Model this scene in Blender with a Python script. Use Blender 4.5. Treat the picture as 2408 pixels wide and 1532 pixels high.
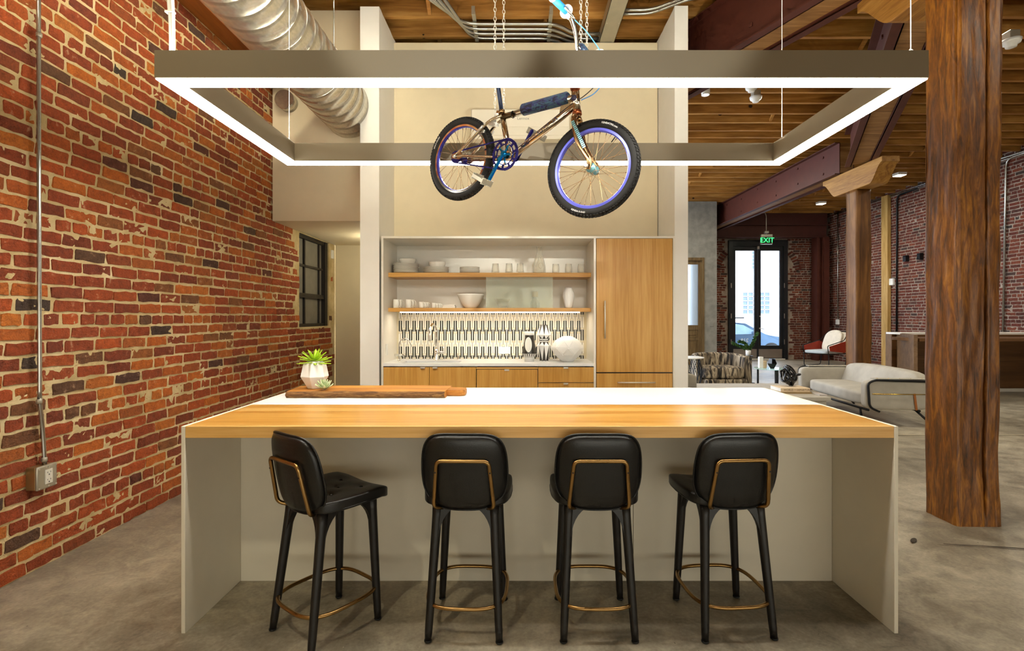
import bpy, bmesh, math, random
from mathutils import Vector, Matrix, noise
R = random.Random(7)
PI = math.pi
SC = bpy.context.scene
COL = SC.collection
for o in list(bpy.data.objects): bpy.data.objects.remove(o)

# ---------------------------------------------------------------- camera
CAMZ = 1.41
cd = bpy.data.cameras.new('camera'); cam = bpy.data.objects.new('camera', cd); COL.objects.link(cam)
cam.location = (0, 0, CAMZ); cam.rotation_euler = (PI/2, 0, 0)
cd.sensor_width = 36; cd.lens = 1200/2408*36
cd.shift_x = -18/2408; cd.shift_y = -21/2408
cd.clip_start = .05; cd.clip_end = 200
SC.camera = cam
# ---------------------------------------------------------------- world, exposure
SC.view_settings.view_transform = 'Standard'; SC.view_settings.look = 'None'
SC.view_settings.gamma = 1; SC.view_settings.use_curve_mapping = False
SC.view_settings.exposure = 0.4
SC.cycles.use_denoising = True; SC.cycles.use_adaptive_sampling = True; SC.cycles.adaptive_threshold = .05; SC.cycles.adaptive_min_samples = 12
SC.cycles.max_bounces = 7; SC.cycles.diffuse_bounces = 3; SC.cycles.glossy_bounces = 3
SC.cycles.transmission_bounces = 8; SC.cycles.transparent_max_bounces = 12
SC.cycles.sample_clamp_indirect = 6; SC.cycles.caustics_reflective = False; SC.cycles.caustics_refractive = False
w = bpy.data.worlds.new('world'); SC.world = w; w.use_nodes = True
nt = w.node_tree; bg = nt.nodes['Background']
tc = nt.nodes.new('ShaderNodeTexCoord'); sx = nt.nodes.new('ShaderNodeSeparateXYZ'); rp = nt.nodes.new('ShaderNodeValToRGB')
rp.color_ramp.elements[0].position = .45; rp.color_ramp.elements[0].color = (.80, .88, 1, 1)
rp.color_ramp.elements[1].position = 1; rp.color_ramp.elements[1].color = (.55, .74, 1, 1)
nt.links.new(tc.outputs['Generated'], sx.inputs[0]); nt.links.new(sx.outputs[2], rp.inputs[0]); nt.links.new(rp.outputs[0], bg.inputs[0])
bg.inputs[1].default_value = 5.5

WARM = (1, 0.937, 0.733)
def area(name, loc, sx_, sy_, power, color=WARM, target=None, spread=None):
    l = bpy.data.lights.new(name, 'AREA'); l.shape = 'RECTANGLE'; l.size = sx_; l.size_y = sy_; l.energy = power; l.color = color
    if spread: l.spread = spread
    o = bpy.data.objects.new(name, l); o.location = loc; COL.objects.link(o)
    if target is not None:
        o.rotation_euler = (Vector(target)-Vector(loc)).to_track_quat('-Z', 'Y').to_euler()
    return o
def spot(name, loc, target, power, angle=80, color=WARM, r=.05, blend=.6):
    l = bpy.data.lights.new(name, 'SPOT'); l.energy = power; l.color = color; l.spot_size = math.radians(angle); l.spot_blend = blend; l.shadow_soft_size = r
    o = bpy.data.objects.new(name, l); o.location = loc; COL.objects.link(o)
    o.rotation_euler = (Vector(target)-Vector(loc)).to_track_quat('-Z', 'Y').to_euler()
    return o
# daylight portal in the entrance doorway (guides sampling of the sky only)
po = area('door_portal', (7.83, 16.95, 2.0), 2.0, 3.6, 1, (1,1,1), (7.83, 0, 2.0)); po.data.cycles.is_portal = True
# lamps behind and above the camera, then the lounge; some are added fill
area('hall_front_fill', (2.8, -3.8, .85), 9.6, 1.1, 112, (1, 0.981, 0.844), (2.8, 3, 1.0))  # unseen fill added low behind the camera, no window built there
area('hall_light', (.1, 2.9, 4.6), 1.8, .3, 14, (1, 0.959, 0.777), (.1, 2.9, 0))
area('aisle_light', (5.0, 1.4, 4.6), .8, .8, 40, (1, 0.959, 0.799), (4.6, 2, 0))
spot('wall_washer', (-1.35, 1.5, 4.5), (-2.7, 3.2, 2.6), 85, 95, (1, 0.916, 0.666), .08)
spot('wall_washer', (-1.45, -.2, 4.5), (-2.7, 1.7, 1.2), 115, 90, (1, 0.916, 0.666), .08)
spot('wall_washer', (-1.45, 3.4, 4.5), (-2.35, 5.5, 2.9), 48, 90, (1, 0.916, 0.666), .08)
spot('niche_spot', (-.6, -3.6, 4.35), (-.2, 5.8, 1.66), 680, 10, (1, 0.981, 0.844), .04, .5)
spot('niche_spot', (1.2, -3.6, 4.35), (.15, 5.8, 1.66), 450, 10, (1, 0.981, 0.844), .04, .5)
spot('sofa_fill', (4.7, .3, 3.3), (4.9, 7.0, .4), 130, 34, (1, 1, 0.888), .1)  # added spot that fills the sofa side, no fixture known
area('kitchen_light', (.1, 3.9, 4.55), 2.2, .3, 10, (1, 0.959, 0.777), (.1, 5.3, 1.4))
pl = bpy.data.lights.new('corridor_lamp', 'POINT'); pl.energy = 6; pl.color = (1, 0.937, 0.688); pl.shadow_soft_size = .04
pl_o = bpy.data.objects.new('corridor_lamp', pl); pl_o.location = (-1.85, 6.6, 2.22); COL.objects.link(pl_o)
for x, y, p in ((5.0, 5.6, 50), (8.0, 6.4, 30), (3.6, 7.6, 20), (8.2, 9.6, 18), (8.3, 12.6, 22), (4.2, 12.4, 60)):
    area('lounge_fill', (x, y, 4.6), .35, .35, p, (1, 0.937, 0.755), (x, y, 0))  # general fill added for the lounge, without fixtures

# ---------------------------------------------------------------- material helpers
def lin(c):
    if isinstance(c, str):
        c = c.lstrip('#'); c = [int(c[i:i+2], 16)/255 for i in (0, 2, 4)]
        c = [v/12.92 if v <= .04045 else ((v+.055)/1.055)**2.4 for v in c]
    return (c[0], c[1], c[2], 1)
class N:
    def __init__(s, name):
        s.m = bpy.data.materials.new(name); s.m.use_nodes = True; s.t = s.m.node_tree; s.b = s.t.nodes['Principled BSDF']
    def n(s, typ, **kw):
        x = s.t.nodes.new(typ)
        for k, v in kw.items(): setattr(x, k, v)
        return x
    def l(s, a, b): s.t.links.new(a, b)
    def coord(s, scale=(1, 1, 1), world=False, rnd=False):
        mp = s.n('ShaderNodeMapping'); mp.inputs['Scale'].default_value = scale
        if world: src = s.n('ShaderNodeNewGeometry').outputs['Position']
        else: src = s.n('ShaderNodeTexCoord').outputs['Object']
        s.l(src, mp.inputs[0])
        if rnd:
            oi = s.n('ShaderNodeObjectInfo'); ml = s.n('ShaderNodeMath', operation='MULTIPLY'); ml.inputs[1].default_value = 37
            s.l(oi.outputs['Random'], ml.inputs[0]); s.l(ml.outputs[0], mp.inputs['Location'])
        return mp.outputs[0]
    def noise(s, vec, scale, detail=4, rough=.55, dist=0):
        x = s.n('ShaderNodeTexNoise'); x.inputs['Scale'].default_value = scale; x.inputs['Detail'].default_value = min(detail, 3.5)
        x.inputs['Roughness'].default_value = rough; x.inputs['Distortion'].default_value = dist; s.l(vec, x.inputs['Vector']); return x.outputs['Fac']
    def ramp(s, fac, stops):
        x = s.n('ShaderNodeValToRGB'); e = x.color_ramp.elements
        while len(e) < len(stops): e.new(.5)
        for i, (p, c) in enumerate(stops): e[i].position = p; e[i].color = lin(c)
        s.l(fac, x.inputs[0]); return x.outputs[0]
    def mix(s, fac, a, b, mode='MIX'):
        x = s.n('ShaderNodeMix', data_type='RGBA', blend_type=mode)
        for i, v in ((0, fac), (6, a), (7, b)):
            if hasattr(v, 'is_output'): s.l(v, x.inputs[i])
            elif i == 0: x.inputs[0].default_value = v
            else: x.inputs[i].default_value = lin(v)
        return x.outputs[2]
    def math(s, op, a, b=None, c=None):
        x = s.n('ShaderNodeMath', operation=op)
        for i, v in enumerate((a, b, c)):
            if v is None: continue
            if hasattr(v, 'is_output'): s.l(v, x.inputs[i])
            else: x.inputs[i].default_value = v
        return x.outputs[0]
    def bump(s, h, strength=.3, dist=.01):
        x = s.n('ShaderNodeBump'); x.inputs['Strength'].default_value = strength; x.inputs['Distance'].default_value = dist
        s.l(h, x.inputs['Height']); s.l(x.outputs[0], s.b.inputs['Normal'])
    def base(s, c):
        if hasattr(c, 'is_output'): s.l(c, s.b.inputs['Base Color'])
        else: s.b.inputs['Base Color'].default_value = lin(c)
    def rough(s, r):
        if hasattr(r, 'is_output'): s.l(r, s.b.inputs['Roughness'])
        else: s.b.inputs['Roughness'].default_value = r
    def set(s, **kw):
        for k, v in kw.items(): s.b.inputs[k.replace('_', ' ')].default_value = v
        return s
M = {}
def plain(key, c, rough=.5, metal=0, bumps=0, bscale=200, var=.06, **kw):
    q = N(key); v = q.coord()
    f = q.noise(v, 6, 3)
    c4 = lin(c); dk = tuple(x*(1-var*2) for x in c4[:3]); lt = tuple(min(1, x*(1+var)) for x in c4[:3])
    q.base(q.ramp(f, [(.3, dk), (.7, lt)])); q.rough(rough); q.b.inputs['Metallic'].default_value = metal
    if bumps: q.bump(q.noise(v, bscale, 3), bumps, .002)
    q.set(**kw); M[key] = q.m; return q
def emis(key, c, strength):
    q = N(key); q.base((0, 0, 0)); q.b.inputs['Emission Color'].default_value = lin(c); q.b.inputs['Emission Strength'].default_value = strength
    M[key] = q.m; return q
def wood(key, c1, c2, c3, axis='X', rough=.45, scale=1., stretch=14, bump=.15, world=False, rnd=False, knots=False, spec=.4, fine=1):
    q = N(key); sc = {'X': (1/stretch, 1, 1), 'Y': (1, 1/stretch, 1), 'Z': (1, 1, 1/stretch)}[axis]
    v = q.coord(sc, world, rnd)
    a = q.noise(v, 9*scale, 6, .6, 1.2); b = q.noise(v, 60*scale, 4, .6)
    f = q.math('ADD', q.math('MULTIPLY', a, .72), q.math('MULTIPLY', b, .28*fine))
    c = q.ramp(f, [(.34, c1), (.5, c2), (.66, c3)])
    if knots:
        kv = q.coord((1, 1, .8) if axis == 'Z' else (.8, 1, 1), world, rnd)
        vo = q.n('ShaderNodeTexVoronoi'); vo.inputs['Scale'].default_value = 2.2; q.l(kv, vo.inputs['Vector'])
        k = q.math('LESS_THAN', q.math('ADD', vo.outputs['Distance'], q.math('MULTIPLY', b, .05)), .085)
        c = q.mix(k, c, '#2c1808')
        st = q.ramp(q.noise(q.coord((1, 1, .35) if axis == 'Z' else (.35, 1, 1), world, rnd), 3, 3), [(.42, (.55, .5, .45)), (.6, (1, 1, 1))])
        c = q.mix(.75, c, st, 'MULTIPLY')
    q.base(c); q.rough(rough); q.bump(f, bump, .004); q.b.inputs['Specular IOR Level'].default_value = spec
    M[key] = q.m; return q

# ---------------------------------------------------------------- mesh helpers
def sub(bm, verts_before):
    bm.verts.ensure_lookup_table(); return bm.verts[verts_before:]
def box(bm, x0, x1, y0, y1, z0, z1, bev=0, seg=1, mi=0):
    n0 = len(bm.verts)
    vs = [bm.verts.new((x, y, z)) for x in (x0, x1) for y in (y0, y1) for z in (z0, z1)]
    F = [(0,1,3,2), (4,6,7,5), (0,4,5,1), (2,3,7,6), (0,2,6,4), (1,5,7,3)]
    fs = [bm.faces.new([vs[i] for i in f]) for f in F]
    for f in fs: f.material_index = mi
    if bev:
        es = list({e for f in fs for e in f.edges})
        r = bmesh.ops.bevel(bm, geom=es, offset=bev, segments=seg, affect='EDGES', profile=.5)
        for f in r['faces']: f.material_index = mi; f.smooth = seg > 1
    return fs
def obox(bm, c, ax, half, bev=0, seg=1):
    "oriented box, ax = 3 axis vectors"
    fs = box(bm, -half[0], half[0], -half[1], half[1], -half[2], half[2])
    m = Matrix((ax[0], ax[1], ax[2])).transposed().to_4x4(); m.translation = Vector(c)
    for v in {v for f in fs for v in f.verts}: v.co = m @ v.co
    if bev: bmesh.ops.bevel(bm, geom=list({e for f in fs for e in f.edges}), offset=bev, segments=seg, affect='EDGES')
def prism(bm, pts, fn, d0, d1, mi=0, smooth=False):
    "polygon pts [(u,v)], fn(u,v,d)->xyz"
    a = [bm.verts.new(fn(u, v, d0)) for u, v in pts]; b = [bm.verts.new(fn(u, v, d1)) for u, v in pts]
    n = len(pts); f = [bm.faces.new(a[::-1]), bm.faces.new(b)]
    for i in range(n):
        g = bm.faces.new((a[i], a[(i+1) % n], b[(i+1) % n], b[i])); g.smooth = smooth; f.append(g)
    for g in f: g.material_index = mi
    return f
def smooth_path(pts, n=6, closed=False):
    P = [Vector(p) for p in pts]; out = []; m = len(P)
    rng = range(m if closed else m-1)
    for i in rng:
        p0 = P[(i-1) % m] if closed or i > 0 else P[0]*2-P[1]
        p1 = P[i]; p2 = P[(i+1) % m]; p3 = P[(i+2) % m] if closed or i+2 < m else P[-1]*2-P[-2]
        for k in range(n):
            t = k/n
            out.append(.5*((2*p1)+(-p0+p2)*t+(2*p0-5*p1+4*p2-p3)*t*t+(-p0+3*p1-3*p2+p3)*t**3))
    if not closed: out.append(P[-1])
    return out
def fillet(pts, r, n=5, closed=False):
    P = [Vector(p) for p in pts]; out = []; m = len(P)
    for i in range(m):
        if not closed and i in (0, m-1): out.append(P[i]); continue
        a, b, c = P[(i-1) % m], P[i], P[(i+1) % m]
        u = (a-b); v = (c-b); d = min(r, u.length*.48, v.length*.48)
        s = b+u.normalized()*d; e = b+v.normalized()*d
        for k in range(n+1):
            t = k/n; out.append((1-t)**2*s+2*t*(1-t)*b+t*t*e)
    return out
def tube(bm, pts, r, seg=8, closed=False, cap=True, flat=None, mi=0, smooth=True):
    P = [Vector(p) for p in pts]; m = len(P); rings = []
    rad = r if callable(r) else (lambda t: r)
    up = None
    for i in range(m):
        if closed: t = (P[(i+1) % m]-P[i-1])
        else: t = P[min(i+1, m-1)]-P[max(i-1, 0)]
        if t.length < 1e-9: t = Vector((0, 0, 1))
        t.normalize()
        if up is None:
            up = Vector((0, 0, 1)) if abs(t.z) < .9 else Vector((0, 1, 0))
            if flat: up = Vector(flat[1])
        n = (up-t*up.dot(t))
        if n.length < 1e-6: n = t.orthogonal()
        n.normalize(); b = t.cross(n)
        if not flat: up = n
        rr = rad(i/(m-1) if m > 1 else 0)
        k1, k2 = (rr, rr) if not flat else (rr, rr*flat[0])
        rings.append([bm.verts.new(P[i]+n*math.cos(2*PI*j/seg)*k1+b*math.sin(2*PI*j/seg)*k2) for j in range(seg)])
    for i in range(m if closed else m-1):
        a = rings[i]; c = rings[(i+1) % m]
        off = 0
        if closed and i == m-1:
            off = min(range(seg), key=lambda o: (a[0].co-c[o].co).length)
        for j in range(seg):
            f = bm.faces.new((a[j], a[(j+1) % seg], c[(j+1+off) % seg], c[(j+off) % seg])); f.smooth = smooth; f.material_index = mi
    if cap and not closed:
        for f in (bm.faces.new(rings[0][::-1]), bm.faces.new(rings[-1])): f.material_index = mi
def lathe(bm, prof, seg=24, c=(0, 0, 0), mod=None, smooth=True, capb=True, capt=False, ax=None, mi=0):
    "prof [(r,z)], mod(theta,k)->radius factor"
    rings = []; c = Vector(c)
    for k, (r, z) in enumerate(prof):
        ring = []
        for j in range(seg):
            th = 2*PI*j/seg; rr = r*(mod(th, k) if mod else 1)
            p = Vector((rr*math.cos(th), rr*math.sin(th), z))
            if ax is not None: p = ax @ p
            ring.append(bm.verts.new(c+p))
        rings.append(ring)
    for a, b in zip(rings, rings[1:]):
        for j in range(seg):
            f = bm.faces.new((a[j], a[(j+1) % seg], b[(j+1) % seg], b[j])); f.smooth = smooth; f.material_index = mi
    if capb: bm.faces.new(rings[0][::-1]).material_index = mi
    if capt: bm.faces.new(rings[-1]).material_index = mi
def cushion(bm, x0, x1, y0, y1, z0, z1, n=10, puff=.35, e=.5, fn=None):
    "soft pillow box: superellipsoid like"
    cx, cy, cz = (x0+x1)/2, (y0+y1)/2, (z0+z1)/2; hx, hy, hz = (x1-x0)/2, (y1-y0)/2, (z1-z0)/2
    n0 = len(bm.verts)
    bmesh.ops.create_cube(bm, size=2)
    bm.verts.ensure_lookup_table(); vs = bm.verts[n0:]
    es = list({ed for v in vs for ed in v.link_edges})
    bmesh.ops.subdivide_edges(bm, edges=es, cuts=n, use_grid_fill=True)
    bm.verts.ensure_lookup_table()
    p = 1/e
    for v in bm.verts[n0:]:
        x, y, z = v.co
        # superquadric projection blend
        q = (abs(x)**(2*p)+abs(y)**(2*p)+abs(z)**(2*p))**(1/(2*p))
        v.co = Vector((x/q, y/q, z/q))
        x, y, z = v.co
        z *= 1+puff*(1-x*x)*(1-y*y)
        v.co = Vector((cx+x*hx, cy+y*hy, cz+z*hz/(1+puff*.0)))
        if fn: v.co = fn(v.co)
    for v in bm.verts[n0:]:
        for f in v.link_faces: f.smooth = True
def txt(s, size, depth=.001, sp=1.0, bold=False):
    cu = bpy.data.curves.new('t', 'FONT'); cu.body = s; cu.size = size; cu.extrude = depth; cu.align_x = 'CENTER'; cu.align_y = 'CENTER'; cu.space_character = sp; cu.resolution_u = 3
    if bold: cu.offset = size*.02
    o = bpy.data.objects.new('t', cu); COL.objects.link(o)
    dg = bpy.context.evaluated_depsgraph_get(); me = bpy.data.meshes.new_from_object(o.evaluated_get(dg))
    bpy.data.objects.remove(o); bpy.data.curves.remove(cu); return me
def add_text(bm, s, size, mtx=None, fn=None, depth=.001, sp=1.0, bold=False, mi=0):
    me = txt(s, size, depth, sp, bold); n0 = len(bm.verts); nf = len(bm.faces); bm.from_mesh(me); bpy.data.meshes.remove(me)
    bm.verts.ensure_lookup_table(); bm.faces.ensure_lookup_table()
    for v in bm.verts[n0:]:
        if fn: v.co = Vector(fn(v.co))
        if mtx is not None: v.co = mtx @ v.co
    for f in bm.faces[nf:]: f.material_index = mi

# ---------------------------------------------------------------- object helpers
def org(o):
    v = Vector((0, 0, 0))
    while o is not None: v += o.location; o = o.parent
    return v
def obj(name, bm, m, parent=None, local=False, kind=None, label=None, recalc=True):
    if recalc: bmesh.ops.recalc_face_normals(bm, faces=bm.faces)
    me = bpy.data.meshes.new(name)
    if parent is not None and not local: bmesh.ops.translate(bm, vec=-org(parent), verts=bm.verts)
    bm.to_mesh(me); bm.free()
    for k in (m if isinstance(m, (list, tuple)) else [m]): me.materials.append(M[k])
    o = bpy.data.objects.new(name, me); COL.objects.link(o); o.parent = parent
    if kind: o['kind'] = kind
    if label: o['label'] = label
    return o
def thing(name, label, cat, loc=(0, 0, 0), rz=0, group=None):
    o = bpy.data.objects.new(name, None); COL.objects.link(o); o.location = loc; o.rotation_euler = (0, 0, rz); o.empty_display_size = .05
    o['label'] = label; o['category'] = cat
    if group: o['group'] = group
    return o
def single(name, bm, m, label, cat, group=None, loc=None):
    "a thing that is one mesh, origin moved to its base"
    bmesh.ops.recalc_face_normals(bm, faces=bm.faces)
    if loc is None:
        xs = [v.co for v in bm.verts]; loc = Vector(((min(c.x for c in xs)+max(c.x for c in xs))/2, (min(c.y for c in xs)+max(c.y for c in xs))/2, min(c.z for c in xs)))
    bmesh.ops.translate(bm, vec=-Vector(loc), verts=bm.verts)
    o = obj(name, bm, m, recalc=False); o.location = loc; o['label'] = label; o['category'] = cat
    if group: o['group'] = group
    return o
def dup(root, loc, rz=None, label=None, name=None):
    r = root.copy(); COL.objects.link(r); r.location = loc
    if rz is not None: r.rotation_euler = (0, 0, rz)
    if label: r['label'] = label
    for ch in list(root.children):
        c = ch.copy(); COL.objects.link(c); c.parent = r
        for g in list(ch.children):
            d = g.copy(); COL.objects.link(d); d.parent = c
    return r
def struct(name, bm, m): return obj(name, bm, m, kind='structure')
def SB(name, m, *boxes, parent=None, bev=0, **kw):
    bm = bmesh.new()
    for b in boxes: box(bm, *b, bev=bev)
    return obj(name, bm, m, parent, **kw) if parent is not None else struct(name, bm, m)
def part(name, m, parent, *boxes, bev=0, seg=1, label=None):
    bm = bmesh.new()
    for b in boxes: box(bm, *b, bev=bev, seg=seg)
    return obj(name, bm, m, parent, label=label)
def P(px, py, Y): return Vector(((px-1222)*Y/1200, Y, CAMZ-(py-745)*Y/1200))
def proj(p): return (1222+1200*p[0]/p[1], 745-1200*(p[2]-CAMZ)/p[1])
# ---------------------------------------------------------------- materials
plain('white_paint', '#f8f5ef', .55, bumps=.05, var=.01)
plain('white_paint_dimmed', '#e6d7b8', .6, bumps=.05, var=.015)  # same paint as the white, light falloff put into its tone
plain('white_lacquer', '#f0ebdf', .3, var=.01)
plain('quartz', '#f2f3f3', .22, var=.01)
plain('panel_white', '#e4dbc8', .42, bumps=.08, bscale=500, var=.015)
plain('ring_metal', '#7c6f59', .5, .1, var=.01)
plain('bronze', '#a58250', .3, 1, var=.04)
plain('brass', '#d8b45a', .22, 1)
plain('chrome', '#e8e6e2', .07, 1, var=.01)
plain('brushed', '#c4c2bd', .3, 1, var=.04)
plain('nickel', '#f0ece4', .35, .75, var=.02)
plain('black_metal', '#17171a', .4, .5)
plain('black_gloss', '#0c0d10', .12)
plain('black_frame', '#1b2026', .4)
plain('leather', '#141211', .36, bumps=.25, bscale=260, Specular_IOR_Level=.55)
plain('stool_wood', '#16110e', .45, bumps=.12, bscale=120)
plain('porcelain', '#efebe2', .18, var=.01)
plain('ceramic_white', '#f3f2ef', .5, var=.01)
plain('ceramic_matte', '#e4e2da', .6, var=.01)
plain('glaze_black', '#2c2720', .35)
plain('tile_white', '#f4f0e6', .25, var=.02)
plain('tile_black', '#14120f', .25)
plain('grout', '#d9cdae', .7)
plain('olive_line', '#7a705a', .4)
plain('sofa_fabric', '#aca598', .9, bumps=.3, bscale=500, var=.06)
plain('seam', '#6f675a', .9)
plain('tan_leather', '#9c5a22', .5)
plain('red_fabric', '#a8341d', .8, bumps=.3, bscale=400)
plain('pale_blue_fabric', '#c8d3da', .85, bumps=.2, bscale=400)
plain('cream_fabric', '#efe8da', .85, bumps=.2, bscale=300)
plain('steel_red', '#502317', .6, var=.08, bumps=.1, bscale=30)
plain('steel_red_dull', '#512820', .6, var=.06)
plain('conduit', '#b9b9b4', .25, .9, var=.05)
plain('box_metal', '#b5b09f', .35, .6, var=.04)
plain('box_side', '#a88a5c', .4, .6, var=.08)
plain('outlet_plastic', '#d7d2c4', .4)
plain('white_plastic', '#f2f1ec', .35)
plain('slot_black', '#0a0a0a', .6)
plain('rubber', '#120f0d', .75, bumps=.15, bscale=300)
plain('rim_blue', '#6b6fe0', .3, .55, var=.02)
plain('rim_blue_dark', '#3a379a', .3, .6)
plain('anod_blue', '#1478b4', .25, .85)
plain('post_navy', '#16233f', .35, .4)
plain('anod_navy', '#28246e', .3, .75)
plain('frame_chrome', '#d0c2ac', .14, 1, var=.05)
plain('frame_bronze', '#a5835c', .22, .95, var=.06)
plain('copper_cup', '#b5643c', .3, .9)
plain('decal_dark', '#3f3d58', .35, .5)
plain('decal_teal', '#7fb6c0', .3, .5)
plain('grip_blue', '#1b84e0', .55)
plain('cable_blue', '#3f8fe0', .4)
plain('cable_black', '#2c2723', .5)
plain('leaf_lime', '#b9e030', .45, var=.12, Subsurface_Weight=.0)
plain('leaf_pale', '#b9cf9b', .5, var=.1)
plain('leaf_tip', '#d9e2b8', .5)
plain('leaf_dark', '#2f5a1e', .5, var=.15)
plain('stem_green', '#41602a', .6)
plain('amber_cap', '#d9b060', .4)
plain('stucco', '#87847b', .75, bumps=.3, bscale=12, var=.12)
plain('concrete_table', '#b3aca0', .55, bumps=.1, bscale=30, var=.06)
plain('frost_dark', '#777269', .55, var=.08)
plain('window_black', '#231d19', .5)
plain('car_paint', '#3f5d77', .2, .4)
plain('car_glass', '#8fa9b8', .08, .0)
plain('facade_white', '#f2f3f3', .8, var=.01)
plain('asphalt', '#8a8d90', .9)
plain('mullion_white', '#e9ecee', .6)
plain('pane_gray', '#6d8090', .2)
plain('book_cream', '#e6cdaa', .7)
plain('book_grey', '#b9b0ac', .7)
plain('book_brown', '#9a7f55', .7)
plain('page_white', '#f1ede4', .8)
plain('ink_brown', '#5b3a22', .7)
plain('ink_orange', '#c47a45', .7)
plain('ink_grey', '#9b958a', .7)
plain('exit_green_dark', '#07300f', .5)
plain('ac_plastic', '#eee6d4', .45, var=.01)
plain('white_cable', '#f5f3ee', .4)
plain('lamp_white', '#ffffff', .4)
emis('ring_glow', (1, .97, .86), 33)
emis('ring_uplight', (1, .96, .78), 100)
emis('led_strip', (1, .94, .76), 9)
emis('lamp_glow', (1, .86, .62), 30)
emis('exit_green', (.03, 1, .18), 2.2)
# glass
def glassy(key, c, rough=.0, alpha=.25):
    q = N(key); t = q.t; q.base(c); q.rough(max(rough, .03)); q.b.inputs['Specular IOR Level'].default_value = .8
    tr = q.n('ShaderNodeBsdfTransparent'); tr.inputs[0].default_value = lin(c); mx = q.n('ShaderNodeMixShader'); out = t.nodes['Material Output']
    fr = q.n('ShaderNodeLayerWeight'); fr.inputs['Blend'].default_value = .35
    f = q.math('ADD', q.math('MULTIPLY', fr.outputs['Facing'], .6), alpha)
    q.l(f, mx.inputs[0]); q.l(tr.outputs[0], mx.inputs[1]); q.l(q.b.outputs[0], mx.inputs[2]); q.l(mx.outputs[0], out.inputs[0]); M[key] = q.m
glassy('clear_glass', (.97, .96, .93), 0, .05)
glassy('door_glass', (.96, .98, 1), 0, .02)
glassy('table_glass', (.8, .95, .9), 0, .12)
glassy('frosted_panel', (.86, .88, .80), .35, .22)
q = N('frost_bright'); q.base('#dfe8ee'); q.rough(.5); q.set(Transmission_Weight=.9, IOR=1.1); M['frost_bright'] = q.m
# oak veneers (grain along Z on doors, X on shelves/island)
def oak(key, axis, c=('#b8812f', '#cf9a48', '#dcae62'), rough=.38, band=True):
    q = N(key); st = 26; sc = {'X': (1/st, 1, 1), 'Z': (1, 1, 1/st), 'Y': (1, 1/st, 1)}[axis]
    v = q.coord(sc, True); f = q.noise(v, 70, 5, .6); w_ = {'X': (.02, 8, 8), 'Z': (8, 8, .02), 'Y': (8, .02, 8)}[axis]
    g = q.noise(q.coord(w_, True), 1.4, 1)
    h = q.math('ADD', q.math('MULTIPLY', f, .5), q.math('MULTIPLY', g, .5))
    q.base(q.ramp(h, [(.38, c[0]), (.5, c[1]), (.62, c[2])])); q.rough(rough); q.bump(f, .05, .002); M[key] = q.m
oak('oak_z', 'Z', ('#c08a3c', '#cf9b4c', '#d9a85c'))
oak('oak_x', 'X', ('#c08a3c', '#d09c50', '#dcae68'))
oak('oak_top', 'X', ('#b0782e', '#c08e42', '#d2aa66'), .3)
oak('oak_edge_lit', 'X', ('#c98f42', '#d9a456', '#e4b56c'), .35)  # same oak as the top, lightened to stand in for light on the front
oak('desk_wood', 'X', ('#5c3d20', '#6d4926', '#7b552f'), .5)
oak('desk_wood_z', 'X', ('#664a2c', '#755636', '#826240'), .5)
wood('board_wood', '#6e3f12', '#b0712a', '#cf9245', 'X', .5, 2.2, 16, .3)
wood('board_bark', '#3c2410', '#6b4620', '#8f6a3a', 'X', .8, 5, 6, .9)
wood('post_wood', '#402408', '#7c4910', '#ac701f', 'Z', .42, 2.6, 7, .7, knots=True, spec=.6)
wood('post_wood_pale', '#553415', '#784e22', '#8f6230', 'Z', .5, 1.1, 12, .5, knots=True)
wood('beam_wood', '#6e4a24', '#8f6638', '#a88050', 'X', .55, 1.1, 12, .5)
wood('cap_wood', '#7a4e1c', '#9a6c2e', '#ad8040', 'Y', .5, 1.2, 10, .4)
wood('joist_wood', '#9a662a', '#bc8540', '#d2a058', 'X', .55, 1., 14, .3, world=True, knots=True)
wood('deck_wood_shaded', '#4a3012', '#62421c', '#785428', 'Y', .6, 1., 14, .3, world=True)  # darkened so the tone stands in for shade between the joists
wood('stud_wood', '#a5803e', '#c09a58', '#d2b074', 'Z', .55, 1.2, 12, .3, knots=False)
wood('beam_brown', '#6e3a12', '#85491b', '#94541f', 'Y', .5, .8, 14, .15)
wood('door_oak', '#4d3a20', '#665030', '#75603e', 'Z', .5, 1.4, 12, .2)
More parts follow.
